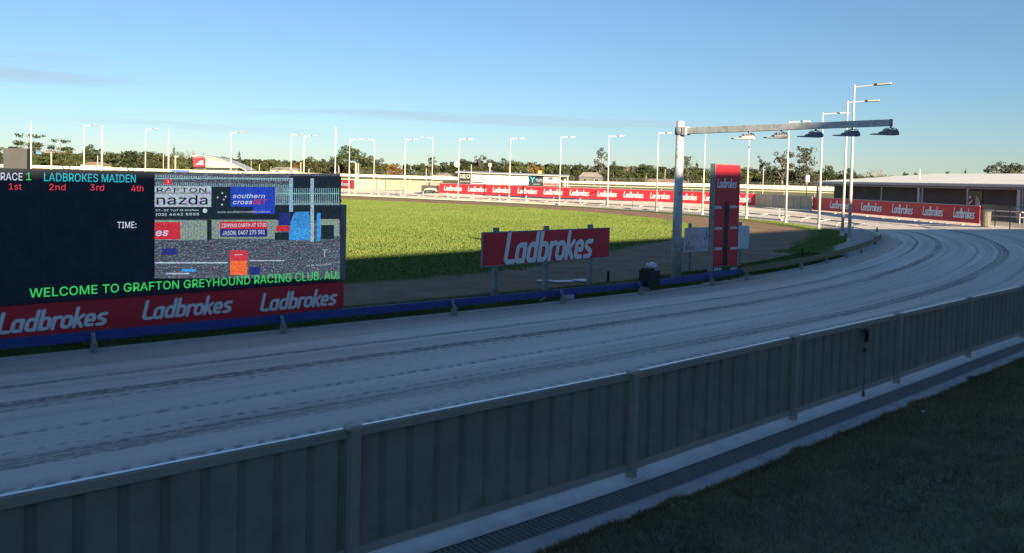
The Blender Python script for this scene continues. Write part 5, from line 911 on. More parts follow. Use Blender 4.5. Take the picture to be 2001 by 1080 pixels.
# continuing outer fence between the near fence and the kennel (out of the picture)
# gooseneck lure-rail brackets and dark rail round the far inside
lr = thing('lure_rail', 'thin dark running rail on white goosenecks round the far bend', 'rail')
sA, sB = s_at((25.9, 60)), SK[-1]-22; ss = np.arange(sA, sB, 1.2); ps = np.array([kerb_pt(s, .9) for s in ss]); MB().tube([(*p, .40) for p in ps], .05, 6).obj('rail_bar', M['darkgrey'], lr)
gn = MB().tube([(0, 0, 0), (0, 0, .25), (.08, 0, .36), (.80, 0, .46), (.92, 0, .42)], .04, 6).mesh('gooseneck', True); gn.materials.append(M['white'])
for s in np.arange(sA, sB, 3.1):
    p = kerb_pt(s, -.05); q = kerb_pt(s, .95); o = link('gooseneck', gn, lr); o.location = (*p, 0); o.rotation_euler[2] = math.atan2(q[1]-p[1], q[0]-p[0])
rail_strip(*curve_seg(s_at((24.6, 72)), SK[-1]-22, 1.5, -.12), box_prof(-.07, .07, .0, .16), 'kerb_edging', M['offwhite'], kind='structure')
LMK = [(681, 'the pole just right of the screen'), (790, 'the pole before the cream fence'), (895, 'the pole before the black sign'), (994, 'the pole before the shed middle'), (1093, 'the pole by the shed end'), (1187, 'the pole before the tall gum'),
       (1281, 'the pole left of the gantry'), (1372, 'the pole between gantry and totem'), (1458, 'the pole right of the totem'), (1535, 'the pole before the grey fence')]
used_ = {}
def post_label(px):
    x, nm = min(LMK, key=lambda q: abs(q[0]-px)); l = 'slim white rail post %s of %s' % ('left' if px < x else 'right', nm); k = used_.get(l, 0); used_[l] = k+1
    return l if not k else l.replace('slim white rail post', ['', 'another slim white post', 'third slim white post'][k])
pm = None; nb_ = 0
for s in np.arange(s_at((24.0, 73)), s_at((-24, 121.5)), 4.4):
    x, y = kerb_pt(s, .35); px = PPX+FPX*x/y
    if pm is None:
        pm = thing('rail_post', '', 'post'); MB().tube([(0, 0, 0), (0, 0, 1.05)], .045, 6).obj('stem', M['white'], pm); MB().tube([(0, 0, .32), (.30, 0, .20)], .03, 6).obj('stay', M['white'], pm); o = pm
    else: o = copy_tree(pm)
    o.location = (x, y, 0); o.rotation_euler[2] = random.uniform(-.5, .5); o['label'] = post_label(px); o['group'] = 'slim white posts along the far inner edge'; nb_ += 1
g = gnd(781, 385); o = thing('hurdle_frame', 'small dark wheeled metal frame on the sand in front of the cream fence', 'trolley', (*g, 0), .1)
for x_ in (-.55, .55):
    MB().tube([(x_, 0, .15), (x_, 0, 1.5)], .03, 6).obj('upright', M['darkgrey'], o); MB().tube([(x_, -.1, .15), (x_, .1, .15)], .15, 10).obj('wheel', M['black'], o)
for z_ in (.3, .95): MB().tube([(-.7, 0, z_), (.7, 0, z_)], .03, 6).obj('cross_bar', M['darkgrey'], o)
bx((0, 0, .28), (1.6, .5, .12)).obj('deck', M['darkgrey'], o)
lab(MB().lathe([(.16, 0), (.15, .04), (.03, .55), (.03, .58)], 10).obj('traffic_cone', mat('orange_cone', (.75, .16, .10), .6), None), 'orange marker cone on the far sand left of the gantry', 'cone').location = (*gnd(1202, 403), .05)

# ------------------------------------------------------------------ horse track beyond: white fence band and running rail
def azpt(px, D): t = (px-PPX)/FPX; a = math.atan(t); return (D*math.sin(a), D*math.cos(a))
wf = thing('white_track_fence', 'long cream white fence along the far side of the horse track', 'fence')
prev = None
tops = [(-150, 318), (0, 321.6), (240, 328.7), (450, 334.5), (660, 340), (950, 348), (1120, 354.5), (1390, 359.5), (1583, 364.5), (1700, 367.5), (2001, 375), (2200, 380)]
bots = [(-150, 326), (0, 327.5), (240, 334), (450, 339), (660, 345), (950, 354.5), (1120, 360.5), (1390, 366), (1583, 371), (1700, 373.5), (2001, 381), (2200, 386)]
xs_ = np.linspace(-150, 2200, 95); ty = np.interp(xs_, *zip(*tops)); by = np.interp(xs_, *zip(*bots)); DF = 290
pts = []
for x, t_, b_ in zip(xs_, ty, by):
    X, Y = azpt(x, DF); pts.append((X, Y, float(hz(np.array(X), np.array(Y))), atd(x, t_, Y)[2]))
pan = [(p, q) for p, q in zip(pts[:-1], pts[1:])]
for i, (p, q) in enumerate(pan):
    d = Vector((q[0]-p[0], q[1]-p[1], 0)); n_ = Vector((d.y, -d.x, 0)).normalized()*.05; b = MB()
    zb0, zb1 = p[2]+.25, q[2]+.25; d = d.normalized()*.04
    A0 = [Vector((p[0], p[1], 0))+d, Vector((q[0], q[1], 0))-d]
    V_ = [A0[0]+n_+Vector((0, 0, zb0)), A0[1]+n_+Vector((0, 0, zb1)), A0[1]+n_+Vector((0, 0, q[3])), A0[0]+n_+Vector((0, 0, p[3]))]
    V_ += [v-2*n_ for v in V_]; b.add(V_, [(0, 1, 2, 3), (7, 6, 5, 4), (0, 4, 5, 1), (3, 2, 6, 7), (0, 3, 7, 4), (1, 5, 6, 2)]); b.obj('fence_panel', M['offwhite'], wf)
def run_rail(D, zup, label, name='running_rail', step=7.0, x0=-100, x1=1640):
    r = thing(name, label, 'rail'); P = []
    for x in np.arange(x0, x1, 12): X, Y = azpt(x, D); P.append((X, Y, float(hz(np.array(X), np.array(Y)))-.05+zup))
    MB().tube(P, .09, 6).obj('rail_tube', M['offwhite'], r); n_ = 0; me = MB().tube([(0, 0, 0), (0, .1, -.4), (0, .35, -zup)], .05, 5).mesh(); me.materials.append(M['offwhite'])
    acc = 0
    for p, q in zip(P[:-1], P[1:]):
        acc += math.hypot(q[0]-p[0], q[1]-p[1])
        if acc > step: acc = 0; o = link('rail_leg', me, r); o.location = p
run_rail(215, 1.15, 'thin white running rail of the horse track nearer the red banner fence')
run_rail(258, 1.1, 'second thin white running rail close under the far cream fence', step=9)
mf = thing('mesh_fence', 'low grey wire fence running between the far cream fence and the trees', 'fence'); b = MB(); P = []
for x in np.arange(700, 1640, 14): X, Y = azpt(x, 300); P.append((X, Y, float(hz(np.array(X), np.array(Y)))))
for z_ in (1.5, 2.0, 2.45): MB().tube([(p[0], p[1], p[2]+z_) for p in P], .03, 4).obj('wire', M['galv_dull'], mf)
for p in P[::2]: MB().tube([p, (p[0], p[1], p[2]+2.6)], .06, 5).obj('post', M['galv_dull'], mf)

# ------------------------------------------------------------------ sponsor shed beyond the banner
DS = 205; SPX = atd(893, 358, DS); US2 = un(-6)
sh = panelthing('sign_shed', 'long low shed covered in advertising boards behind the red banner fence', 'shed', (SPX[0], DS, 0), US2)
def p5(x, y): return plane_uv(x, y, (SPX[0], DS, 0), US2)
wS = p5(1098, 350)[0]; zt5 = p5(900, 338)[1]; zt5b = p5(1098, 345)[1]; zb5 = p5(900, 359)[1]; zb5b = p5(1098, 363)[1]
zl = lambda q: zt5+(zt5b-zt5)*q/wS
b = MB(); b.add([(-.3, -1.2, zt5+.0), (wS+1.8, -1.2, zt5b-.1), (wS+1.8, 4, zt5b+.25), (-.3, 4, zt5+.35), (-.3, -1.2, zt5+.18), (wS+1.8, -1.2, zt5b+.08), (wS+1.8, 4, zt5b+.43), (-.3, 4, zt5+.53)], [(3, 2, 1, 0), (4, 5, 6, 7), (0, 1, 5, 4), (1, 2, 6, 5), (2, 3, 7, 6), (3, 0, 4, 7)]); b.obj('roof', M['galvhead'], sh)
bx((wS/2, 2, (zb5)/2+.5), (wS, 3.6, zb5+1)).obj('wall', M['darkgrey'], sh)
cols5 = [(895, 922, (.015, .015, .017)), (922, 949, (.62, .62, .60)), (949, 977, (.80, .77, .68)), (977, 1005, (.78, .78, .80)), (1005, 1033, (.82, .79, .68)), (1034, 1062, (.012, .02, .035)), (1062, 1093, (.82, .79, .72))]
BO = []
for i, (xa, xb, c_) in enumerate(cols5):
    a = p5(xa, 345)[0]; c = p5(xb, 345)[0]; low = .0 if i not in (0, 5) else -.25
    o = bx(((a+c)/2, -.06, (zl((a+c)/2)+zb5)/2+low/2), (c-a-.06, .08, zl((a+c)/2)-zb5-low)).obj('advert_board', mat('board_paint_%d' % i, c_, .6, 0, .1, .8), sh); BO.append((a, c, zl((a+c)/2)))
def bt(i, s, fx, fz, wf_, h, col, bold=.03, shear=0):
    a, c, zt__ = BO[i]; hh = zt__-zb5; o = textmesh(s, 1, col, sh, a+(c-a)*fx, zb5+hh*fz, -.115, bold, shear); w_ = max(v.co.x for v in o.data.vertices); o.scale = ((c-a)*wf_/w_, h/.729, 1)
PW_, PK, PB, PRd = M['white'], M['darkgrey'], mat('sign_blue', (.05, .09, .4), .6), mat('sign_red', (.6, .10, .09), .6)
bt(0, 'REO', .12, .50, .75, 1.05, PW_, .05); bt(0, 'SOLUTIONS', .15, .12, .7, .35, PW_); bt(4, 'W', .08, .42, .22, .9, mat('sign_brown', (.16, .13, .04), .6), .06)
bt(5, 'TYATI', .46, .35, .48, .7, PW_, .02); bt(5, 'CONSULTING', .3, .06, .45, .25, PW_); cyn = mat('sign_cyan', (.03, .45, .62), .6); bt(5, 'Y', .08, .28, .34, 1.45, cyn, .03); bt(3, 'KURRARA', .35, .06, .62, .5, PK, .03)
def bq(i, fx0, fx1, fz0, fz1, m, y=-.12):
    a, c, zt__ = BO[i]; hh = zt__-zb5; MB().quad((a+(c-a)*fx0, y, zb5+hh*fz0), (a+(c-a)*fx1, y, zb5+hh*fz0), (a+(c-a)*fx1, y, zb5+hh*fz1), (a+(c-a)*fx0, y, zb5+hh*fz1)).obj('board_print', m, sh)
bq(3, .02, .98, .88, .99, PB); bq(6, .02, .98, .02, .28, PRd); bq(1, .05, .8, .08, .2, PK); bq(1, .1, .95, .28, .38, M['galv_dull']); bq(2, .1, .9, .55, .62, mat('sign_pale_green', (.5, .6, .42), .6)); bq(2, .2, .8, .25, .32, PK)
bq(4, .4, .95, .42, .47, mat('sign_ochre', (.5, .4, .2), .6)); bq(6, .3, .6, .6, .8, PK); bq(1, .25, .7, .5, .58, PK)
for rr, m_ in ((.72, M['darkgrey']), (.52, M['whiteboard'])):
    a, c, zt__ = BO[3]; MB().lathe([(rr, 0), (rr, .01)], 16).obj('crest', m_, sh).matrix_local = Matrix.Translation((a+(c-a)*.2, -.115-(.02 if rr < .6 else 0), zb5+(zt__-zb5)*.42)) @ Matrix.Rotation(math.pi/2, 4, 'X')
for px in (1104, 1109): q = p5(px, 350)[0]; bx((q, 1.0, zt5b/2), (.3, .3, zt5b)).obj('veranda_post', M['white'], sh)
# little things on and round the shed
g = atd(957.5, 323, 212); o = thing('loudspeaker_pole', 'white square box on a pole above the sign shed roof', 'pole', (g[0], 212, .5)); MB().tube([(0, 0, 0), (0, 0, g[2]-1)], .14, 6).obj('stem', M['white'], o); bx((0, 0, g[2]-.5), (.75, .3, 1.0)).obj('box_head', M['white'], o)
g = atd(1055, 338, 211); o = thing('yellow_marker', 'yellow square distance marker above the sign shed roof', 'sign', (g[0], 211, .5)); bx((0, 0, g[2]-.4), (.85, .1, .85)).obj('plate', mat('yellow_sign', (.7, .42, .06), .6), o); MB().tube([(0, .1, 0), (0, .1, g[2]-.4)], .08, 6).obj('stem', M['galv_dull'], o); bx((0, -.06, g[2]-.35), (.3, .02, .4)).obj('symbol', M['white'], o)
g = atd(896, 321.5, 118); o = thing('round_sign', 'pale round disc on a pole beside the light pole left of the shed', 'sign', (g[0]-.2, 160, 0)); g = atd(896, 321.5, 160)
MB().lathe([(.62, 0), (.62, .08)], 20).obj('disc', M['cream'], o).matrix_local = Matrix.Translation((g[0]-o.location.x-.3, 0, g[2])) @ Matrix.Rotation(math.pi/2, 4, 'X'); MB().tube([(-.1, .1, 0), (-.1, .1, g[2])], .07, 6).obj('stem', M['white'], o)
for i, (x, yt, D, wd_, lb, c_) in enumerate(((696, 319.5, 210, .42, 'thick cream upright post left of its thinner neighbour, behind the cream fence', 'cream'), (700.5, 319.5, 212, .22, 'thinner cream post just right of the thick one behind the cream fence', 'cream'),
    (100.5, 298.5, 230, .3, 'short cream post near the brown bank on the far left', 'cream'), (343, 304, 230, .3, 'short cream post beside the plain mast left of the curved shed', 'cream'), (191, 304.5, 260, .18, 'thin pale post left of the second plain mast', 'white'),
    (319.5, 302, 260, .16, 'thin pale post left of the third plain mast', 'white'), (588, 318, 260, .2, 'thin cream post by the autumn tree behind the screen', 'cream'), (507, 322, 260, .18, 'thin cream post between the pine and the autumn tree', 'cream'), (491, 315, 260, .12, 'faint thin post just right of the tall pine', 'white'),
    (833, 330, 240, .15, 'thin pale post left of the light pole by the dark opening', 'white'), (1300, 331, 320, .16, 'thin pale pole left of the gantry pole by the dark conifer', 'white'), (1492, 331, 210, .14, 'slender white pole standing before the gums right of the totem', 'white'))):
    X, Y, Z = atd(x, yt, D); lab(bx((0, 0, Z/2), (wd_, wd_*.6, Z)).obj('upright_post', M[c_], None, bevel=.02), lb, 'post').location = (X, Y, 0)

# ------------------------------------------------------------------ curved-roof shed and dark board on the left
DC = 300; PC = (atd(375, 335, DC)[0], DC, 0); cv = panelthing('curved_shed', 'cream shed with a curved roof and a red sign on its end', 'shed', PC, (1, 0))
def p6(x, y): return plane_uv(x, y, PC, (1, 0))
pf = [(377, 304.5), (395, 304.3), (408, 306), (425, 309.5), (440, 314), (455, 320), (470, 327), (482, 333)]
R6 = [p6(x, y) for x, y in pf]; b = MB(); n_ = len(R6)
for yy in (-.6, 12): b.v += [(x, yy, z) for x, z in R6]+[(x, yy, z-.35) for x, z in R6]
for i in range(n_-1): b.f += [(i, i+1, 2*n_+i+1, 2*n_+i), (n_+i+1, n_+i, 3*n_+i, 3*n_+i+1), (i+1, i, n_+i, n_+i+1)]
b.obj('curved_roof', M['galvhead'], cv)
zl_ = p6(420, 328)[1]; b = MB()
for i in range(2, n_-1):
    a, c = R6[i], R6[i+1]; b.quad((a[0], 0, zl_ if a[1]-.35 > zl_ else a[1]-.6), (c[0], 0, zl_ if c[1]-.35 > zl_ else c[1]-.5), (c[0], 0, c[1]-.35), (a[0], 0, a[1]-.35))
b.add([(R6[0][0]+4.8, 0, zl_), (R6[2][0], 0, zl_), (R6[2][0], 0, R6[2][1]-.4), (R6[0][0]+4.8, 0, R6[0][1]-.4)], [(0, 1, 2, 3)])
o = b.obj('end_wall', M['cream'], cv); md = o.modifiers.new('s', 'SOLIDIFY'); md.thickness = .15
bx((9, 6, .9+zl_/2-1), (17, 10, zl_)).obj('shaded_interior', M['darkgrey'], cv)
a, c = p6(378.5, 308.5), p6(399.5, 327); bx(((a[0]+c[0])/2, -.1, (a[1]+c[1])/2), (c[0]-a[0], .12, a[1]-c[1])).obj('red_sign', M['red'], cv)
b = MB(); b.add([(a[0]+.6, -.17, c[1]+.8), (c[0]-.4, -.17, c[1]+.8), (c[0]-.5, -.17, a[1]-1.0), (a[0]+2.4, -.17, a[1]-1.2), (a[0]+1.8, -.17, c[1]+1.5)], [(0, 1, 2, 3, 4)]); b.obj('sign_print', mat('sign_pink', (.75, .55, .55), .6), cv)
for x in (401, 463): q = p6(x, 330)[0]; bx((q, -.3, 1.9), (.35, .35, 4)).obj('column', M['cream'], cv)
DB = 150; a = atd(8, 290, DB); c = atd(54.5, 322, DB); o = thing('dark_board', 'blank dark grey board above the left end of the screen', 'board', ((a[0]+c[0])/2, DB, 0))
bx((0, 0, (a[2]+c[2]-1)/2), (c[0]-a[0], .5, a[2]-c[2]+1)).obj('board_face', mat('board_grey', (.075, .075, .08), .8, 0, .1, .3), o); bx(((c[0]-a[0])/2+.1, .05, (a[2]+c[2]-1)/2), (.2, .7, a[2]-c[2]+1.1)).obj('side_frame', M['black'], o)
for sx_ in (-1.2, 1.2): bx((sx_, .2, 1.4), (.25, .25, 3)).obj('leg', M['darkgrey'], o)
bx((-.6, 0, a[2]+.12), (1.6, .4, .25)).obj('top_box', M['black'], o)
a = atd(335, 335.6, 205); o = lab(bx((0, 0, 0), (4.4, .5, .55)).obj('blue_banner', mat('blue_banner', (.08, .14, .42), .7), None), 'small blue banner hanging just above the top edge of the screen', 'banner'); a = atd(352, 334.8, 205); o.location = a
# far houses half hidden by the trees
def house(px, yt, D, w_, h_, label, wall='brick', roof='tile', wins=2):
    X, Y, Z = atd(px, yt, D); zg_ = float(hz(np.array(X), np.array(Y)))-.05; o = thing('house', label, 'house', (X, Y, zg_), 0, None); H = Z-zg_; hw = H*.6
    bx((0, 0, hw/2), (w_, 8, hw)).obj('wall', M[wall], o)
    MB().add([(-w_/2-.4, -4.4, hw), (w_/2+.4, -4.4, hw), (w_/2+.4, 4.4, hw), (-w_/2-.4, 4.4, hw), (-w_/2+2, 0, H), (w_/2-2, 0, H)], [(0, 1, 5, 4), (2, 3, 4, 5), (1, 2, 5), (3, 0, 4), (3, 2, 1, 0)]).obj('roof', M[roof], o)
    for k in range(wins):
        q = -w_/2+w_*(k+.5)/wins; f = bx((q, -4.02, hw*.55), (1.6, .08, 1.2)).obj('window', M['white'], o); bx((q, -4.07, hw*.55), (1.4, .04, 1.0)).obj('pane', M['glassdark'], f)
M['slate'] = mat('grey_tiles', (.30, .27, .25), .85, 0, .2, 1)
house(1153, 337.5, 345, 10, 4, 'low house with a pale tiled roof half hidden left of the tall gum', 'block', 'slate'); house(1300, 352.5-2, 310, 16, 3, 'low red-roofed building just left of the gantry pole', 'brick', 'tile', 3)
house(188, 317, 340, 9, 4, 'small pale roofed house between the first two plain masts', 'cream', 'tile'); house(80, 296, 360, 14, 6, 'brown brick building with a blue patch behind the dark board', 'brick', 'tile', 2); house(560, 327, 350, 12, 4, 'pale cottage roof in the gap left of the autumn tree', 'cream', 'slate'); house(865, 338, 350, 8, 4, 'small pale house in the gap left of the big tree mass', 'cream', 'slate')
X, Y, Z = atd(92, 300, 340); lab(bx((0, 0, 0), (2.2, .3, 1.1)).obj('blue_tarp', mat('blue_tarp', (.10, .26, .5), .7), None), 'small blue tarp high on the brown building at far left', 'tarp').location = (X, Y-6, Z)

# ------------------------------------------------------------------ kennel block on the right
ED = np.array([41.3, 62.6]); EA = np.array([34.6, 91.0]); ue = (ED-EA)/np.hypot(*(ED-EA))       # along the eave, towards the camera
kb_ = thing('kennel_block', 'long grey block building with a low white roof and open veranda behind the shaded banner', 'building', (EA[0], EA[1], .62), math.atan2(ue[1], ue[0]))
LK = 66.; zE = 3.16; dR = 9.0; zR = 4.26                       # local x runs towards the camera along the eave, local y away from the track
W3 = MB(); hip = 8.0
W3.add([(0, 0, zE), (LK, 0, zE), (LK, 2*dR, zE), (0, 2*dR, zE), (hip, dR, zR), (LK, dR, zR)], [(0, 1, 5, 4), (2, 3, 4, 5), (3, 0, 4), (1, 2, 5)])
o = W3.obj('roof', M['roof'], kb_); md = o.modifiers.new('s', 'SOLIDIFY'); md.thickness = .06; md.offset = -1
bx((LK/2, -.05, zE-.13), (LK, .08, .24)).obj('gutter', M['galvhead'], kb_, bevel=.01); bx((-.05, dR, zE-.13), (.08, 2*dR, .24)).obj('end_gutter', M['galvhead'], kb_)
bx((LK/2, .28, zE-.35), (LK-.2, .10, .22)).obj('veranda_beam', M['galv_dull'], kb_)
bx((LK/2, dR, zE-.22), (LK-.4, 2*dR-.5, .03)).obj('soffit', mat('soffit_grey', (.30, .29, .28), .8), kb_)
bx(((LK+.2)/2, 2.4, zE/2-.1), (LK-.2, .2, zE-.25)).obj('block_wall', M['block'], kb_); bx((.3, 7.6, zE/2-.1), (.2, 10.2, zE-.25)).obj('end_wall', M['block'], kb_)
def kx(px):                                                      # station along the eave seen at column px
    lo, hi = 0., LK
    for _ in range(40):
        m_ = (lo+hi)/2; p = EA+ue*m_
        if PPX+FPX*p[0]/p[1]+2 < px: lo = m_
        else: hi = m_
    return lo
for px, r_ in ((1586, .07), (1592, .05), (1719, .05), (1793, .13), (1799, .05), (1887, .06), (1989, .16), (1995, .06)): q = kx(px); bx((q, .28, (zE-.46)/2), (r_*2, r_*2, zE-.46)).obj('veranda_column', M['galvhead'], kb_)
for q in (30.5, 41, 52): bx((q+3, .28, (zE-.46)/2), (.3, .3, zE-.46)).obj('veranda_column', M['galvhead'], kb_)
# dark doorway with a white painted emblem: Z-like slashes and a fin shape
def wallx(px): 
    lo, hi = 0., LK; nr = np.array([-ue[1], ue[0]])
    for _ in range(40):
        m_ = (lo+hi)/2; p = EA+ue*m_+nr*2.3
        if PPX+FPX*p[0]/p[1]+2 < px: lo = m_
        else: hi = m_
    return lo
nr = np.array([-ue[1], ue[0]])
d0, d1 = wallx(1889), wallx(1922); o = bx(((d0+d1)/2, 2.26, 1.25), (d1-d0, .06, 2.5)).obj('door', M['glassdark'], kb_); mq = (d0+d1)/2; hw_ = (d1-d0)/2
E_ = MB()
for pts_ in ([(-.72, 1.95), (-.25, 2.1), (-.3, 1.9), (-.7, 1.72)], [(-.75, 1.25), (-.15, 1.75), (-.12, 1.55), (-.7, 1.05)], [(-.8, 1.0), (-.2, 1.15), (-.25, .95), (-.75, .85)]): E_.add([(mq+x*hw_, 2.20, z) for x, z in pts_], [(3, 2, 1, 0)])
for pts_ in ([(.2, .9), (.3, .9), (.42, 2.15), (.32, 2.1)], [(.36, .9), (.6, .95), (.5, 2.0), (.45, 2.1)], [(.66, .95), (.9, 1.0), (.75, 1.6), (.55, 2.0)]): E_.add([(mq+x*hw_, 2.20, z) for x, z in pts_], [(0, 1, 2, 3)])
E_.obj('door_emblem', M['logo'], o)
d0 = wallx(1660); bx((d0, 2.26, 1.1), (2.2, .06, 2.2)).obj('roller_door', M['glassdark'], kb_)
for px in (1746, 1951): q = kx(px); MB().tube([(q, 3, zE+.3), (q, 3, zE+.3+(1.1 if px < 1800 else .9))], .05, 6).obj('roof_vent', M['white'], kb_)
X, Y, Z = atd(1577, 350, 92); lab(MB().box((0, 0, 0), (.45, .45, .8)).box((0, 0, -1.6), (.1, .1, 2.6)).obj('roof_lamp', M['white'], None, bevel=.05), 'small white lamp box standing past the far tip of the white roof', 'lamp').location = (X, Y, Z)
# yard fence, bench and barrel right of the banner
g1_ = gnd(1926, 441, .78); o = lab(MB().lathe([(.29, 0), (.31, .1), (.31, .95), (.33, .98), (.33, 1.05), (.27, 1.05)], 14).obj('barrel', mat('tan_barrel', (.17, .15, .115), .7, 0, .15, 4), None), 'tan barrel at the right end of the shaded red banner', 'barrel'); o.location = (g1_[0], g1_[1], .7)
yf = thing('yard_fence', 'black wire yard fence with thin posts on the far right', 'fence'); yp = [gnd(1917, 439, .7), gnd(1944, 444, .7), gnd(1973, 448, .7), gnd(2020, 455, .7), gnd(2080, 464, .7)]
for p in yp: MB().tube([(*p, .6), (*p, 2.25)], .035, 6).obj('post', M['black'], yf)
for p, q in zip(yp[:-1], yp[1:]):
    MB().tube([(*p, 2.2), (*q, 2.2)], .022, 6).obj('top_rail', M['black'], yf)
    L, a = frame(p, q); b = MB()
    for k in range(int(L/.22)): f = k*.22/L; b.tube([(p[0]+(q[0]-p[0])*f, p[1]+(q[1]-p[1])*f, .72), (p[0]+(q[0]-p[0])*f, p[1]+(q[1]-p[1])*f, 2.2)], .004, 3, False)
    for z_ in np.arange(.8, 2.2, .2): b.tube([(*p, z_), (*q, z_)], .004, 3, False)
    b.obj('wire_mesh', M['black'], yf)['kind'] = 'stuff'
gb = gnd(1962, 437, .7); bn = thing('bench', 'pale bench with thin legs behind the black yard fence', 'bench', (gb[0], gb[1], .68), math.atan2(ue[1], ue[0]))
bx((0, 0, .95), (3.6, .5, .09)).obj('seat', M['galvhead'], bn); bx((0, .1, .55), (3.2, .3, .05)).obj('shelf', M['galvhead'], bn)
for sx_ in (-1.6, 1.6):
    for sy_ in (-.2, .2): bx((sx_, sy_, .46), (.06, .06, .92)).obj('leg', M['galvhead'], bn)

# ------------------------------------------------------------------ the grandstand whose shade covers the foreground (behind and right of the viewpoint)
tl = math.tan(SUN_EL); HS = 14.8; back = 15.0/tl
e0 = np.array([24.8, 62.6])+back*np.array([SX, SY]); sh_dir = np.array([-.705, -.709]); e1 = e0+sh_dir*150
gs = thing('grandstand', 'tall roofed grandstand running beside the lawn and casting the long shade', 'grandstand', (*e0, 0), math.atan2(sh_dir[1], sh_dir[0]))
M['standwall'] = mat('stand_wall', (.45, .44, .42), .85, 0, .1, .5)
bx((75, 5.9, HS/2-.2), (150, 10, HS-.5)).obj('seating_block', M['standwall'], gs); bx((75, 5.5, HS-.12), (150, 11.0, .24)).obj('roof', M['galvhead'], gs)
for k in range(14): bx((5+k*10.7, .7, HS/2-.2), (.35, .35, HS-.45)).obj('column', M['galv_dull'], gs)

# ------------------------------------------------------------------ trees
def leafmat(name, c1, c2, c3):
    m = bpy.data.materials.new(name); m.use_nodes = True; t = m.node_tree; b = t.nodes['Principled BSDF']; L = t.links.new
    b.inputs['Roughness'].default_value = .75; b.inputs['Specular IOR Level'].default_value = .2
    g = _n(t, 'ShaderNodeNewGeometry'); oi = _n(t, 'ShaderNodeObjectInfo')
    r = _n(t, 'ShaderNodeValToRGB'); e = r.color_ramp.elements; e[0].color = (*c1, 1); e[1].color = (*c3, 1); q = e.new(.5); q.color = (*c2, 1)
    L(g.outputs['Random Per Island'], r.inputs[0])
    hs = _n(t, 'ShaderNodeHueSaturation'); L(r.outputs[0], hs.inputs['Color'])
    mr = _n(t, 'ShaderNodeMapRange'); L(oi.outputs['Random'], mr.inputs[0]); mr.inputs[3].default_value = .75; mr.inputs[4].default_value = 1.3; L(mr.outputs[0], hs.inputs['Value'])
    m2 = _n(t, 'ShaderNodeMapRange'); L(oi.outputs['Random'], m2.inputs[0]); m2.inputs[3].default_value = .485; m2.inputs[4].default_value = .515; L(m2.outputs[0], hs.inputs['Hue'])
    L(hs.outputs[0], b.inputs['Base Color']); return m
LM = {'dark': leafmat('dark_leaves', (0.027, 0.044, 0.018), (0.046, 0.067, 0.029), (0.076, 0.088, 0.042)), 'olive': leafmat('olive_leaves', (0.046, 0.063, 0.022), (0.074, 0.091, 0.032), (0.113, 0.118, 0.044)),
      'grey': leafmat('gum_leaves', (0.042, 0.049, 0.034), (0.071, 0.076, 0.050), (0.118, 0.109, 0.076)), 'autumn': leafmat('autumn_leaves', (0.151, 0.076, 0.025), (0.235, 0.109, 0.038), (0.134, 0.109, 0.038)), 'pine': leafmat('pine_needles', (0.024, 0.034, 0.018), (0.038, 0.049, 0.025), (0.059, 0.066, 0.034))}
LIMB = mat('limb_bark', (.26, .22, .18), .9, 0, .3, .6)
def leaves(cl, per, leaf, r):
    """cl: [(centre, radii)] clumps; returns a mesh of leaf-spray quads filling them"""
    V = []
    for c, rad_ in cl:
        n = int(per*max(.3, (rad_[0]*rad_[2])/1.5)); d = r.normal(0, 1, (n, 3)); d /= np.linalg.norm(d, axis=1)[:, None]; rr = r.uniform(.35, 1, (n, 1))**.5
        P = np.array(c)+d*rr*np.array(rad_); nn = d+r.normal(0, .6, (n, 3)); nn /= np.linalg.norm(nn, axis=1)[:, None]
        a = np.cross(nn, r.normal(0, 1, (n, 3))); a /= np.linalg.norm(a, axis=1)[:, None]; b = np.cross(nn, a); s = leaf*r.uniform(.5, 1.3, (n, 1))
        V.append(np.stack([P-a*s, P-b*s*.6, P+a*s, P+b*s*.6], 1))
    V = np.concatenate(V).reshape(-1, 3); n = len(V)//4
    me = bpy.data.meshes.new('crown'); me.vertices.add(len(V)); me.vertices.foreach_set('co', V.astype('f').ravel()); me.loops.add(n*4); me.polygons.add(n)
    me.loops.foreach_set('vertex_index', np.arange(n*4)); me.polygons.foreach_set('loop_start', np.arange(n)*4); me.polygons.foreach_set('loop_total', np.full(n, 4)); me.update(calc_edges=True); return me
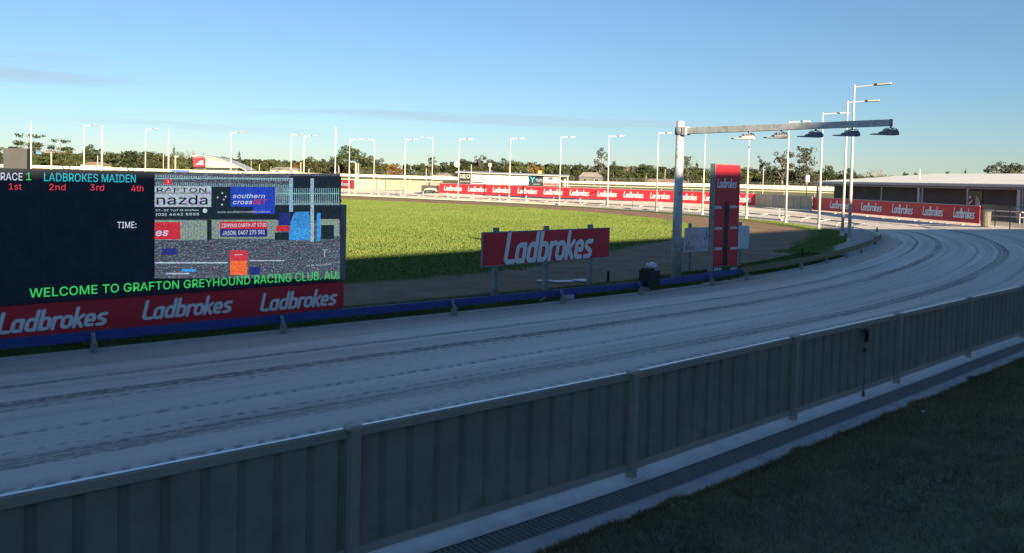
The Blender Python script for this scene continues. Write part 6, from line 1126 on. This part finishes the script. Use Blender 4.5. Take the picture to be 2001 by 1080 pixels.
def tree_proto(kind, seed):
    """unit tree 10 m tall and about 10 m wide; returns crown mesh and wood mesh"""
    r = np.random.default_rng(seed); cl = []; wood = MB(); tips = []
    if kind == 'fig':
        for k in range(34):
            a = r.uniform(0, 6.28); q = r.uniform(0, 1)**.6; z = 2.2+6.6*(1-q*q)**.5*r.uniform(.55, 1); cl.append(((4.1*q*math.cos(a), 4.1*q*math.sin(a), z), (1.25, 1.25, .85)))
        wood.tube([(0, 0, -1), (.1, 0, 2), (0, .2, 5)], [.5, .38, .2], 7)
    elif kind == 'bush':
        for k in range(30):
            a = r.uniform(0, 6.28); q = r.uniform(0, 1)**.6; z = .8+8.4*(1-q**2.4)**.5*r.uniform(.15, 1); cl.append(((4.4*q*math.cos(a), 4.4*q*math.sin(a), z), (1.3, 1.3, 1.1)))
        wood.tube([(0, 0, -1), (0, 0, 5)], [.35, .15], 6)
    elif kind == 'gum':
        for k in range(9):
            a = r.uniform(0, 6.28); z = 3.2+6.2*(k+.5)/9+r.uniform(-.4, .4); q = r.uniform(.8, 3.1)*(1.15-.55*abs(z-6.5)/4); c = (q*math.cos(a), q*math.sin(a), z)
            for _ in range(4): cl.append((tuple(np.array(c)+r.normal(0, .62, 3)), (r.uniform(.7, 1.1), r.uniform(.7, 1.1), r.uniform(.45, .75))))
            wood.tube([(0, 0, z-2.6), (q*.5*math.cos(a), q*.5*math.sin(a), z-1.1), c], [.2, .13, .05], 5)
        wood.tube([(0, 0, -1), (.15, 0, 3), (-.1, .1, 6), (0, 0, 9)], [.38, .3, .2, .06], 7)
    elif kind == 'umbrella':
        for k in range(8):
            a = r.uniform(0, 6.28); q = r.uniform(1.2, 3.7); z = 4.6+3.9*(1-q/4.6)+r.uniform(-.5, .9); c = (q*math.cos(a), q*math.sin(a)*.8, z)
            for _ in range(3): cl.append((tuple(np.array(c)+r.normal(0, .5, 3)*np.array((1, 1, .3))), (1.3, 1.2, .62)))
            wood.tube([(0, 0, 2.4), (q*.55*math.cos(a), q*.45*math.sin(a), z-1.6), c], [.22, .14, .06], 5)
        for _ in range(6): cl.append(((r.uniform(-2, 2), r.uniform(-2, 2), 9.1+r.uniform(-.5, .2)), (1.3, 1.2, .5)))
        wood.tube([(0, 0, -1), (.2, 0, 3), (0, 0, 8.5)], [.4, .32, .1], 7)
    elif kind == 'pine':
        for k in range(11):
            z = 1.2+8.3*k/11; q = 4.2*(1-k/11)**.85+.4
            for j in range(6): a = r.uniform(0, 6.28); cl.append(((q*.62*math.cos(a), q*.62*math.sin(a), z+r.uniform(-.2, .2)), (q*.42, q*.42, .35)))
        wood.tube([(0, 0, -1), (0, 0, 9.6)], [.35, .06], 6); cl.append(((0, 0, 9.6), (.35, .35, .5)))
    elif kind == 'bare':
        for k in range(15):
            a = r.uniform(0, 6.28); q = r.uniform(1.5, 4.2); z = 4+4.6*(1-(q/4.6)**2)**.5*r.uniform(.7, 1); c = (q*math.cos(a), q*math.sin(a), z); cl.append((c, (1.0, 1.0, .5)))
            wood.tube([(0, 0, 2.2), (q*.5*math.cos(a), q*.5*math.sin(a), 2+z*.45), c], [.24, .15, .05], 5)
            for _ in range(3): e_ = tuple(np.array(c)+r.normal(0, .8, 3)); wood.tube([(q*.5*math.cos(a), q*.5*math.sin(a), 2+z*.45), e_], [.09, .03], 4)
        wood.tube([(0, 0, -1), (0, 0, 3.5)], [.45, .32], 7)
    per, leaf = {'gum': (85, .27), 'bare': (22, .2), 'umbrella': (60, .28), 'pine': (50, .26)}.get(kind, (80, .30))
    if kind == 'palm': pass
    me = leaves(cl, per, leaf, r); co = np.empty(len(me.vertices)*3, 'f'); me.vertices.foreach_get('co', co); co = co.reshape(-1, 3)
    wd_ = np.percentile(np.abs(co[:, :2]), 98); tp = np.percentile(co[:, 2], 99.7); kx_, kz_ = 5./wd_, 10./tp
    co *= (kx_, kx_, kz_); me.vertices.foreach_set('co', co.ravel()); wood.v = [(a*kx_, b*kx_, c*kz_) for a, b, c in wood.v]
    return me, wood.mesh('trunk', True)
PR = {}
for kind, n in (('fig', 3), ('bush', 3), ('gum', 4), ('umbrella', 1), ('pine', 2), ('bare', 1)):
    for i in range(n): PR[kind, i] = tree_proto(kind, 11+i*7+len(kind))
def palm_proto():
    r = np.random.default_rng(3); V = MB()
    for k in range(16):
        a = k*6.28/16+r.uniform(-.1, .1); e_ = r.uniform(.2, 1.2)
        P_ = [(0, 0, 8.6), (1.3*math.cos(a), 1.3*math.sin(a), 8.6+.9*e_), (2.7*math.cos(a), 2.7*math.sin(a), 8.5+.5*e_), (3.6*math.cos(a), 3.6*math.sin(a), 7.4+.5*e_)]
        s_ = (-math.sin(a)*.35, math.cos(a)*.35)
        for p, q in zip(P_[:-1], P_[1:]): V.quad((p[0]-s_[0], p[1]-s_[1], p[2]-.2), (q[0]-s_[0], q[1]-s_[1], q[2]-.2), q, p); V.quad(p, q, (q[0]+s_[0], q[1]+s_[1], q[2]-.2), (p[0]+s_[0], p[1]+s_[1], p[2]-.2))
    return V.mesh('crown'), MB().tube([(0, 0, -1), (.1, 0, 4), (0, 0, 8.6)], [.3, .22, .18], 7).mesh('trunk', True)
PR['palm', 0] = palm_proto()
cache = {}
def tree(kind, px, yt, w_px, D, leaf, label, group=None, var=None, zoff=0):
    X, Y, Z = atd(px, yt, D); zg_ = float(hz(np.array(X), np.array(Y)))-.05; H = Z-zg_; kw = w_px/FPX*D/9.4
    nv = sum(1 for k in PR if k[0] == kind); v = (random.randrange(nv) if var is None else var); key = (kind, v, leaf)
    if key not in cache:
        cm, wm = PR[kind, v]; cm = cm.copy(); cm.materials.append(LM[leaf]); wm = wm.copy(); wm.materials.append(LIMB); cache[key] = (cm, wm)
    nm = {'fig': 'broad_tree', 'bush': 'bushy_tree', 'gum': 'gum_tree', 'umbrella': 'spreading_tree', 'pine': 'pine_tree', 'bare': 'sparse_tree', 'palm': 'palm_tree'}[kind]
    o = thing(nm, label, 'tree', (X, Y, zg_), random.uniform(0, 6.28), group); o.scale = (kw, kw, H/10.)
    link('crown', cache[key][0], o); link('trunk', cache[key][1], o)
T = [
 ('umbrella', 57, 262, 58, 360, 'dark', 'wide spreading tree above the dark board at far left'), ('umbrella', 118, 273, 42, 370, 'dark', 'domed spreading tree over the brown bank, second from the left'), ('fig', 174, 283, 30, 380, 'dark', 'dark rounded tree between the light pole and the first plain mast'),
 ('bush', 128, 293, 36, 345, 'olive', 'olive bushy tree low in front of the domed one'), ('bush', 150, 302, 34, 340, 'olive', 'low olive bush right of the domed spreading tree'), ('bush', 4, 288, 30, 350, 'olive', 'olive tree cut off by the left edge of the photo'), ('bush', 75, 300, 34, 350, 'olive', 'low olive bush just right of the dark board'),
 ('fig', 222, 298, 56, 370, 'olive', 'broad olive tree right of the first plain mast over the screen'), ('fig', 262, 295, 46, 380, 'dark', 'dark broad tree left of the light pole over the race title'), ('bush', 300, 298, 60, 360, 'olive', 'wide olive tree between the light pole and the third mast'), ('bush', 330, 302, 40, 350, 'olive', 'olive bush behind the third plain mast'),
 ('pine', 340, 284, 11, 390, 'pine', 'small pointed pine just right of the third plain mast'), ('bush', 352, 298, 30, 340, 'olive', 'yellow-olive bush left of the curved shed'), ('bare', 372, 295, 30, 380, 'grey', 'thin grey tree peeping over the curved shed roof'), ('pine', 397, 297.5, 6, 400, 'pine', 'tiny conifer tip above the curved shed roof'),
 ('fig', 438, 307, 40, 400, 'dark', 'dark tree crown rising behind the sloping shed roof'), ('pine', 467, 294, 14, 380, 'pine', 'tall narrow pine right of the curved shed'), ('bush', 458, 318, 20, 370, 'olive', 'low bush at the foot of the tall narrow pine'), ('bush', 490, 316, 34, 360, 'olive', 'low olive bush just right of the narrow pine'), ('fig', 530, 312, 38, 370, 'olive', 'rounded olive tree above the video picture'), ('bush', 512, 319, 30, 350, 'olive', 'low bush left of the rounded olive tree over the video'),
 ('bush', 552, 322, 34, 350, 'olive', 'low olive hedge tree left of the thin grey light pole'), ('bush', 580, 320, 20, 350, 'autumn', 'small orange autumn tree between the two slim light poles'), ('fig', 604, 307, 40, 360, 'olive', 'olive tree behind the brighter light pole over the screen'), ('palm', 632, 309, 16, 350, 'dark', 'small palm standing above the olive trees left of the flared mast'), ('bush', 628, 318, 36, 350, 'olive', 'olive bush below the small palm'),
 ('fig', 684, 286, 66, 380, 'dark', 'big dark tree right of the flared mast'), ('fig', 662, 304, 44, 370, 'dark', 'dark tree behind the flared mast'), ('bush', 700, 306, 50, 355, 'olive', 'olive tree in front of the big dark tree'), ('bush', 734, 306, 40, 360, 'olive', 'olive tree behind the first left-facing light pole'), ('bush', 718, 300, 30, 366, 'dark', 'dark tree between the big dark one and the left-facing light pole'),
 ('bush', 768, 322, 36, 360, 'autumn', 'orange brown autumn tree left of the light pole by the cream fence'), ('bush', 783, 330, 24, 350, 'autumn', 'smaller rusty bush right of the autumn tree'), ('gum', 838, 307, 28, 390, 'dark', 'tall dark crown behind the second left-facing light pole'), ('bush', 825, 320, 36, 360, 'olive', 'olive tree left of the second left-facing light pole'), ('bush', 853, 326, 34, 350, 'olive', 'low olive tree right of the second left-facing light pole'), ('bush', 808, 334, 28, 350, 'olive', 'low bush right of the pole by the cream fence'),
 ('fig', 884, 320, 30, 370, 'dark', 'dark tree at the left end of the big tree mass'), ('fig', 908, 312, 46, 370, 'dark', 'dark broad tree over the black board of the sign shed'), ('gum', 938, 304, 26, 400, 'grey', 'highest grey crown above the sign shed'), ('fig', 962, 313, 44, 370, 'dark', 'dark tree behind the white box on a pole'), ('gum', 984, 310, 34, 385, 'dark', 'dark crown left of the pole before the shed middle'), ('fig', 1008, 314, 40, 370, 'olive', 'olive tree right of the pole before the shed middle'),
 ('gum', 1032, 316, 30, 380, 'dark', 'dark crown left of the yellow marker'), ('bush', 1050, 322, 30, 360, 'autumn', 'rusty tinted tree behind the yellow marker'), ('fig', 1080, 320, 36, 370, 'olive', 'olive tree above the right end of the sign shed'), ('bush', 1102, 324, 28, 365, 'dark', 'dark tree behind the pole at the shed end'), ('bush', 935, 326, 50, 350, 'olive', 'lower olive tree behind the shed roof, left part'), ('bush', 995, 328, 50, 350, 'olive', 'lower olive tree behind the shed roof, middle part'),
 ('pine', 1124, 321, 13, 380, 'pine', 'left one of two dark conifers right of the sign shed'), ('pine', 1133.5, 317.5, 15, 380, 'pine', 'right and taller one of two dark conifers right of the sign shed'), ('bush', 1126, 333, 34, 350, 'olive', 'olive bush in front of the two conifers'), ('bush', 1148, 333, 24, 350, 'olive', 'low olive bush left of the tall gum'), ('gum', 1177, 289, 30, 360, 'grey', 'tall grey gum tree left of the pole on the far bend'), ('gum', 1172, 320, 32, 350, 'grey', 'lower grey gum foliage at the foot of the tall gum'), ('fig', 1199, 316, 20, 360, 'dark', 'dark rounded tree right of the tall gum'),
 ('bush', 1215, 333, 44, 350, 'olive', 'low olive tree right of the tall gum'), ('bare', 1230, 323, 26, 380, 'grey', 'thin grey tree between the gum and the dark broad tree'), ('fig', 1263, 321, 44, 370, 'dark', 'dark broad tree left of the pole by the gantry'), ('bush', 1248, 336, 40, 350, 'olive', 'olive bush below the dark broad tree'), ('pine', 1297, 326, 11, 380, 'pine', 'small dark conifer left of the gantry pole'), ('bush', 1290, 336, 40, 350, 'olive', 'olive hedge tree below the small dark conifer'), ('bush', 1318, 331, 30, 350, 'dark', 'dark bush behind the foot of the gantry pole'),
 ('gum', 1343, 304.5, 34, 360, 'grey', 'grey gum just right of the gantry pole'), ('pine', 1362, 315, 16, 370, 'pine', 'feathery pine between the gantry pole and the next light pole'), ('bush', 1372, 333, 50, 350, 'olive', 'olive bush left of the totem'), ('bush', 1400, 332, 40, 350, 'dark', 'dark tree behind the top of the totem'), ('bush', 1436, 331, 40, 350, 'olive', 'olive tree behind the right edge of the totem'), ('fig', 1466, 328, 50, 350, 'olive', 'broad olive tree behind the pole right of the totem'),
 ('gum', 1490, 306, 24, 350, 'dark', 'slim open gum behind the slender white pole'), ('gum', 1506, 318, 28, 345, 'dark', 'dark open gum right of the slender white pole'), ('gum', 1531, 295, 40, 345, 'grey', 'tall brownish gum behind the pole before the grey fence'), ('gum', 1577, 287.5, 50, 350, 'grey', 'biggest leafy gum right of the pole before the grey fence'), ('gum', 1556, 330, 30, 350, 'dark', 'dark lower gum between the two tall gums'), ('bush', 1500, 340, 40, 340, 'dark', 'dark low bush at the foot of the open gums'), ('bush', 1575, 336, 54, 340, 'grey', 'grey low foliage under the biggest gum'),
 ('fig', 1616, 324, 34, 360, 'dark', 'dark rounded tree above the far tip of the white roof'), ('fig', 1655, 329, 42, 360, 'dark', 'dark rounded tree behind the two close light poles'), ('bush', 1676, 341, 34, 360, 'olive', 'pale low bush right of the two close light poles'), ('bare', 1712, 332, 56, 330, 'grey', 'sparse grey tree showing branches over the white roof'), ('fig', 1770, 337, 16, 370, 'dark', 'small dark crown over the roof, left one of a pair'), ('fig', 1790, 338, 15, 370, 'dark', 'small dark crown over the roof, right one of a pair'),
 ('fig', 1854, 336, 18, 370, 'dark', 'small dark crown over the roof left of the tiny pine'), ('pine', 1887, 330.5, 14, 370, 'pine', 'tiny lone pine over the white roof'), ('gum', 1950, 317, 50, 300, 'grey', 'left half of the big grey crown at the right edge'), ('fig', 1980, 319, 50, 300, 'grey', 'right half of the big grey crown at the right edge')]
for k in T:
    tree(k[0], k[1], k[2], k[3], k[4], k[5], k[6])
# belt of far scrub that closes the gaps between the trees
cl = []; r = np.random.default_rng(5)
for px in np.arange(-80, 2080, 5):
    D = 410; X, Y = azpt(px, D); z = float(hz(np.array(X), np.array(Y))); top = np.interp(px, [0, 240, 480, 600, 800, 900, 1150, 1300, 1500, 1700, 2000], [303, 302, 314, 319, 328, 319, 329, 332, 337, 348, 359])+r.uniform(-2.5, 2.5)
    H = atd(px, top, Y)[2]
    for q in np.arange(z, H-1, 2.2): cl.append(((X+r.uniform(-2, 2), Y+r.uniform(-4, 4), q+1), (2.2, 2.2, 1.6)))
me = leaves(cl, 18, .85, r); me.materials.append(LM['dark']); tag(link('far_scrub', me), 'continuous belt of dark scrub behind the individual trees', 'scrub', None, 'stuff')
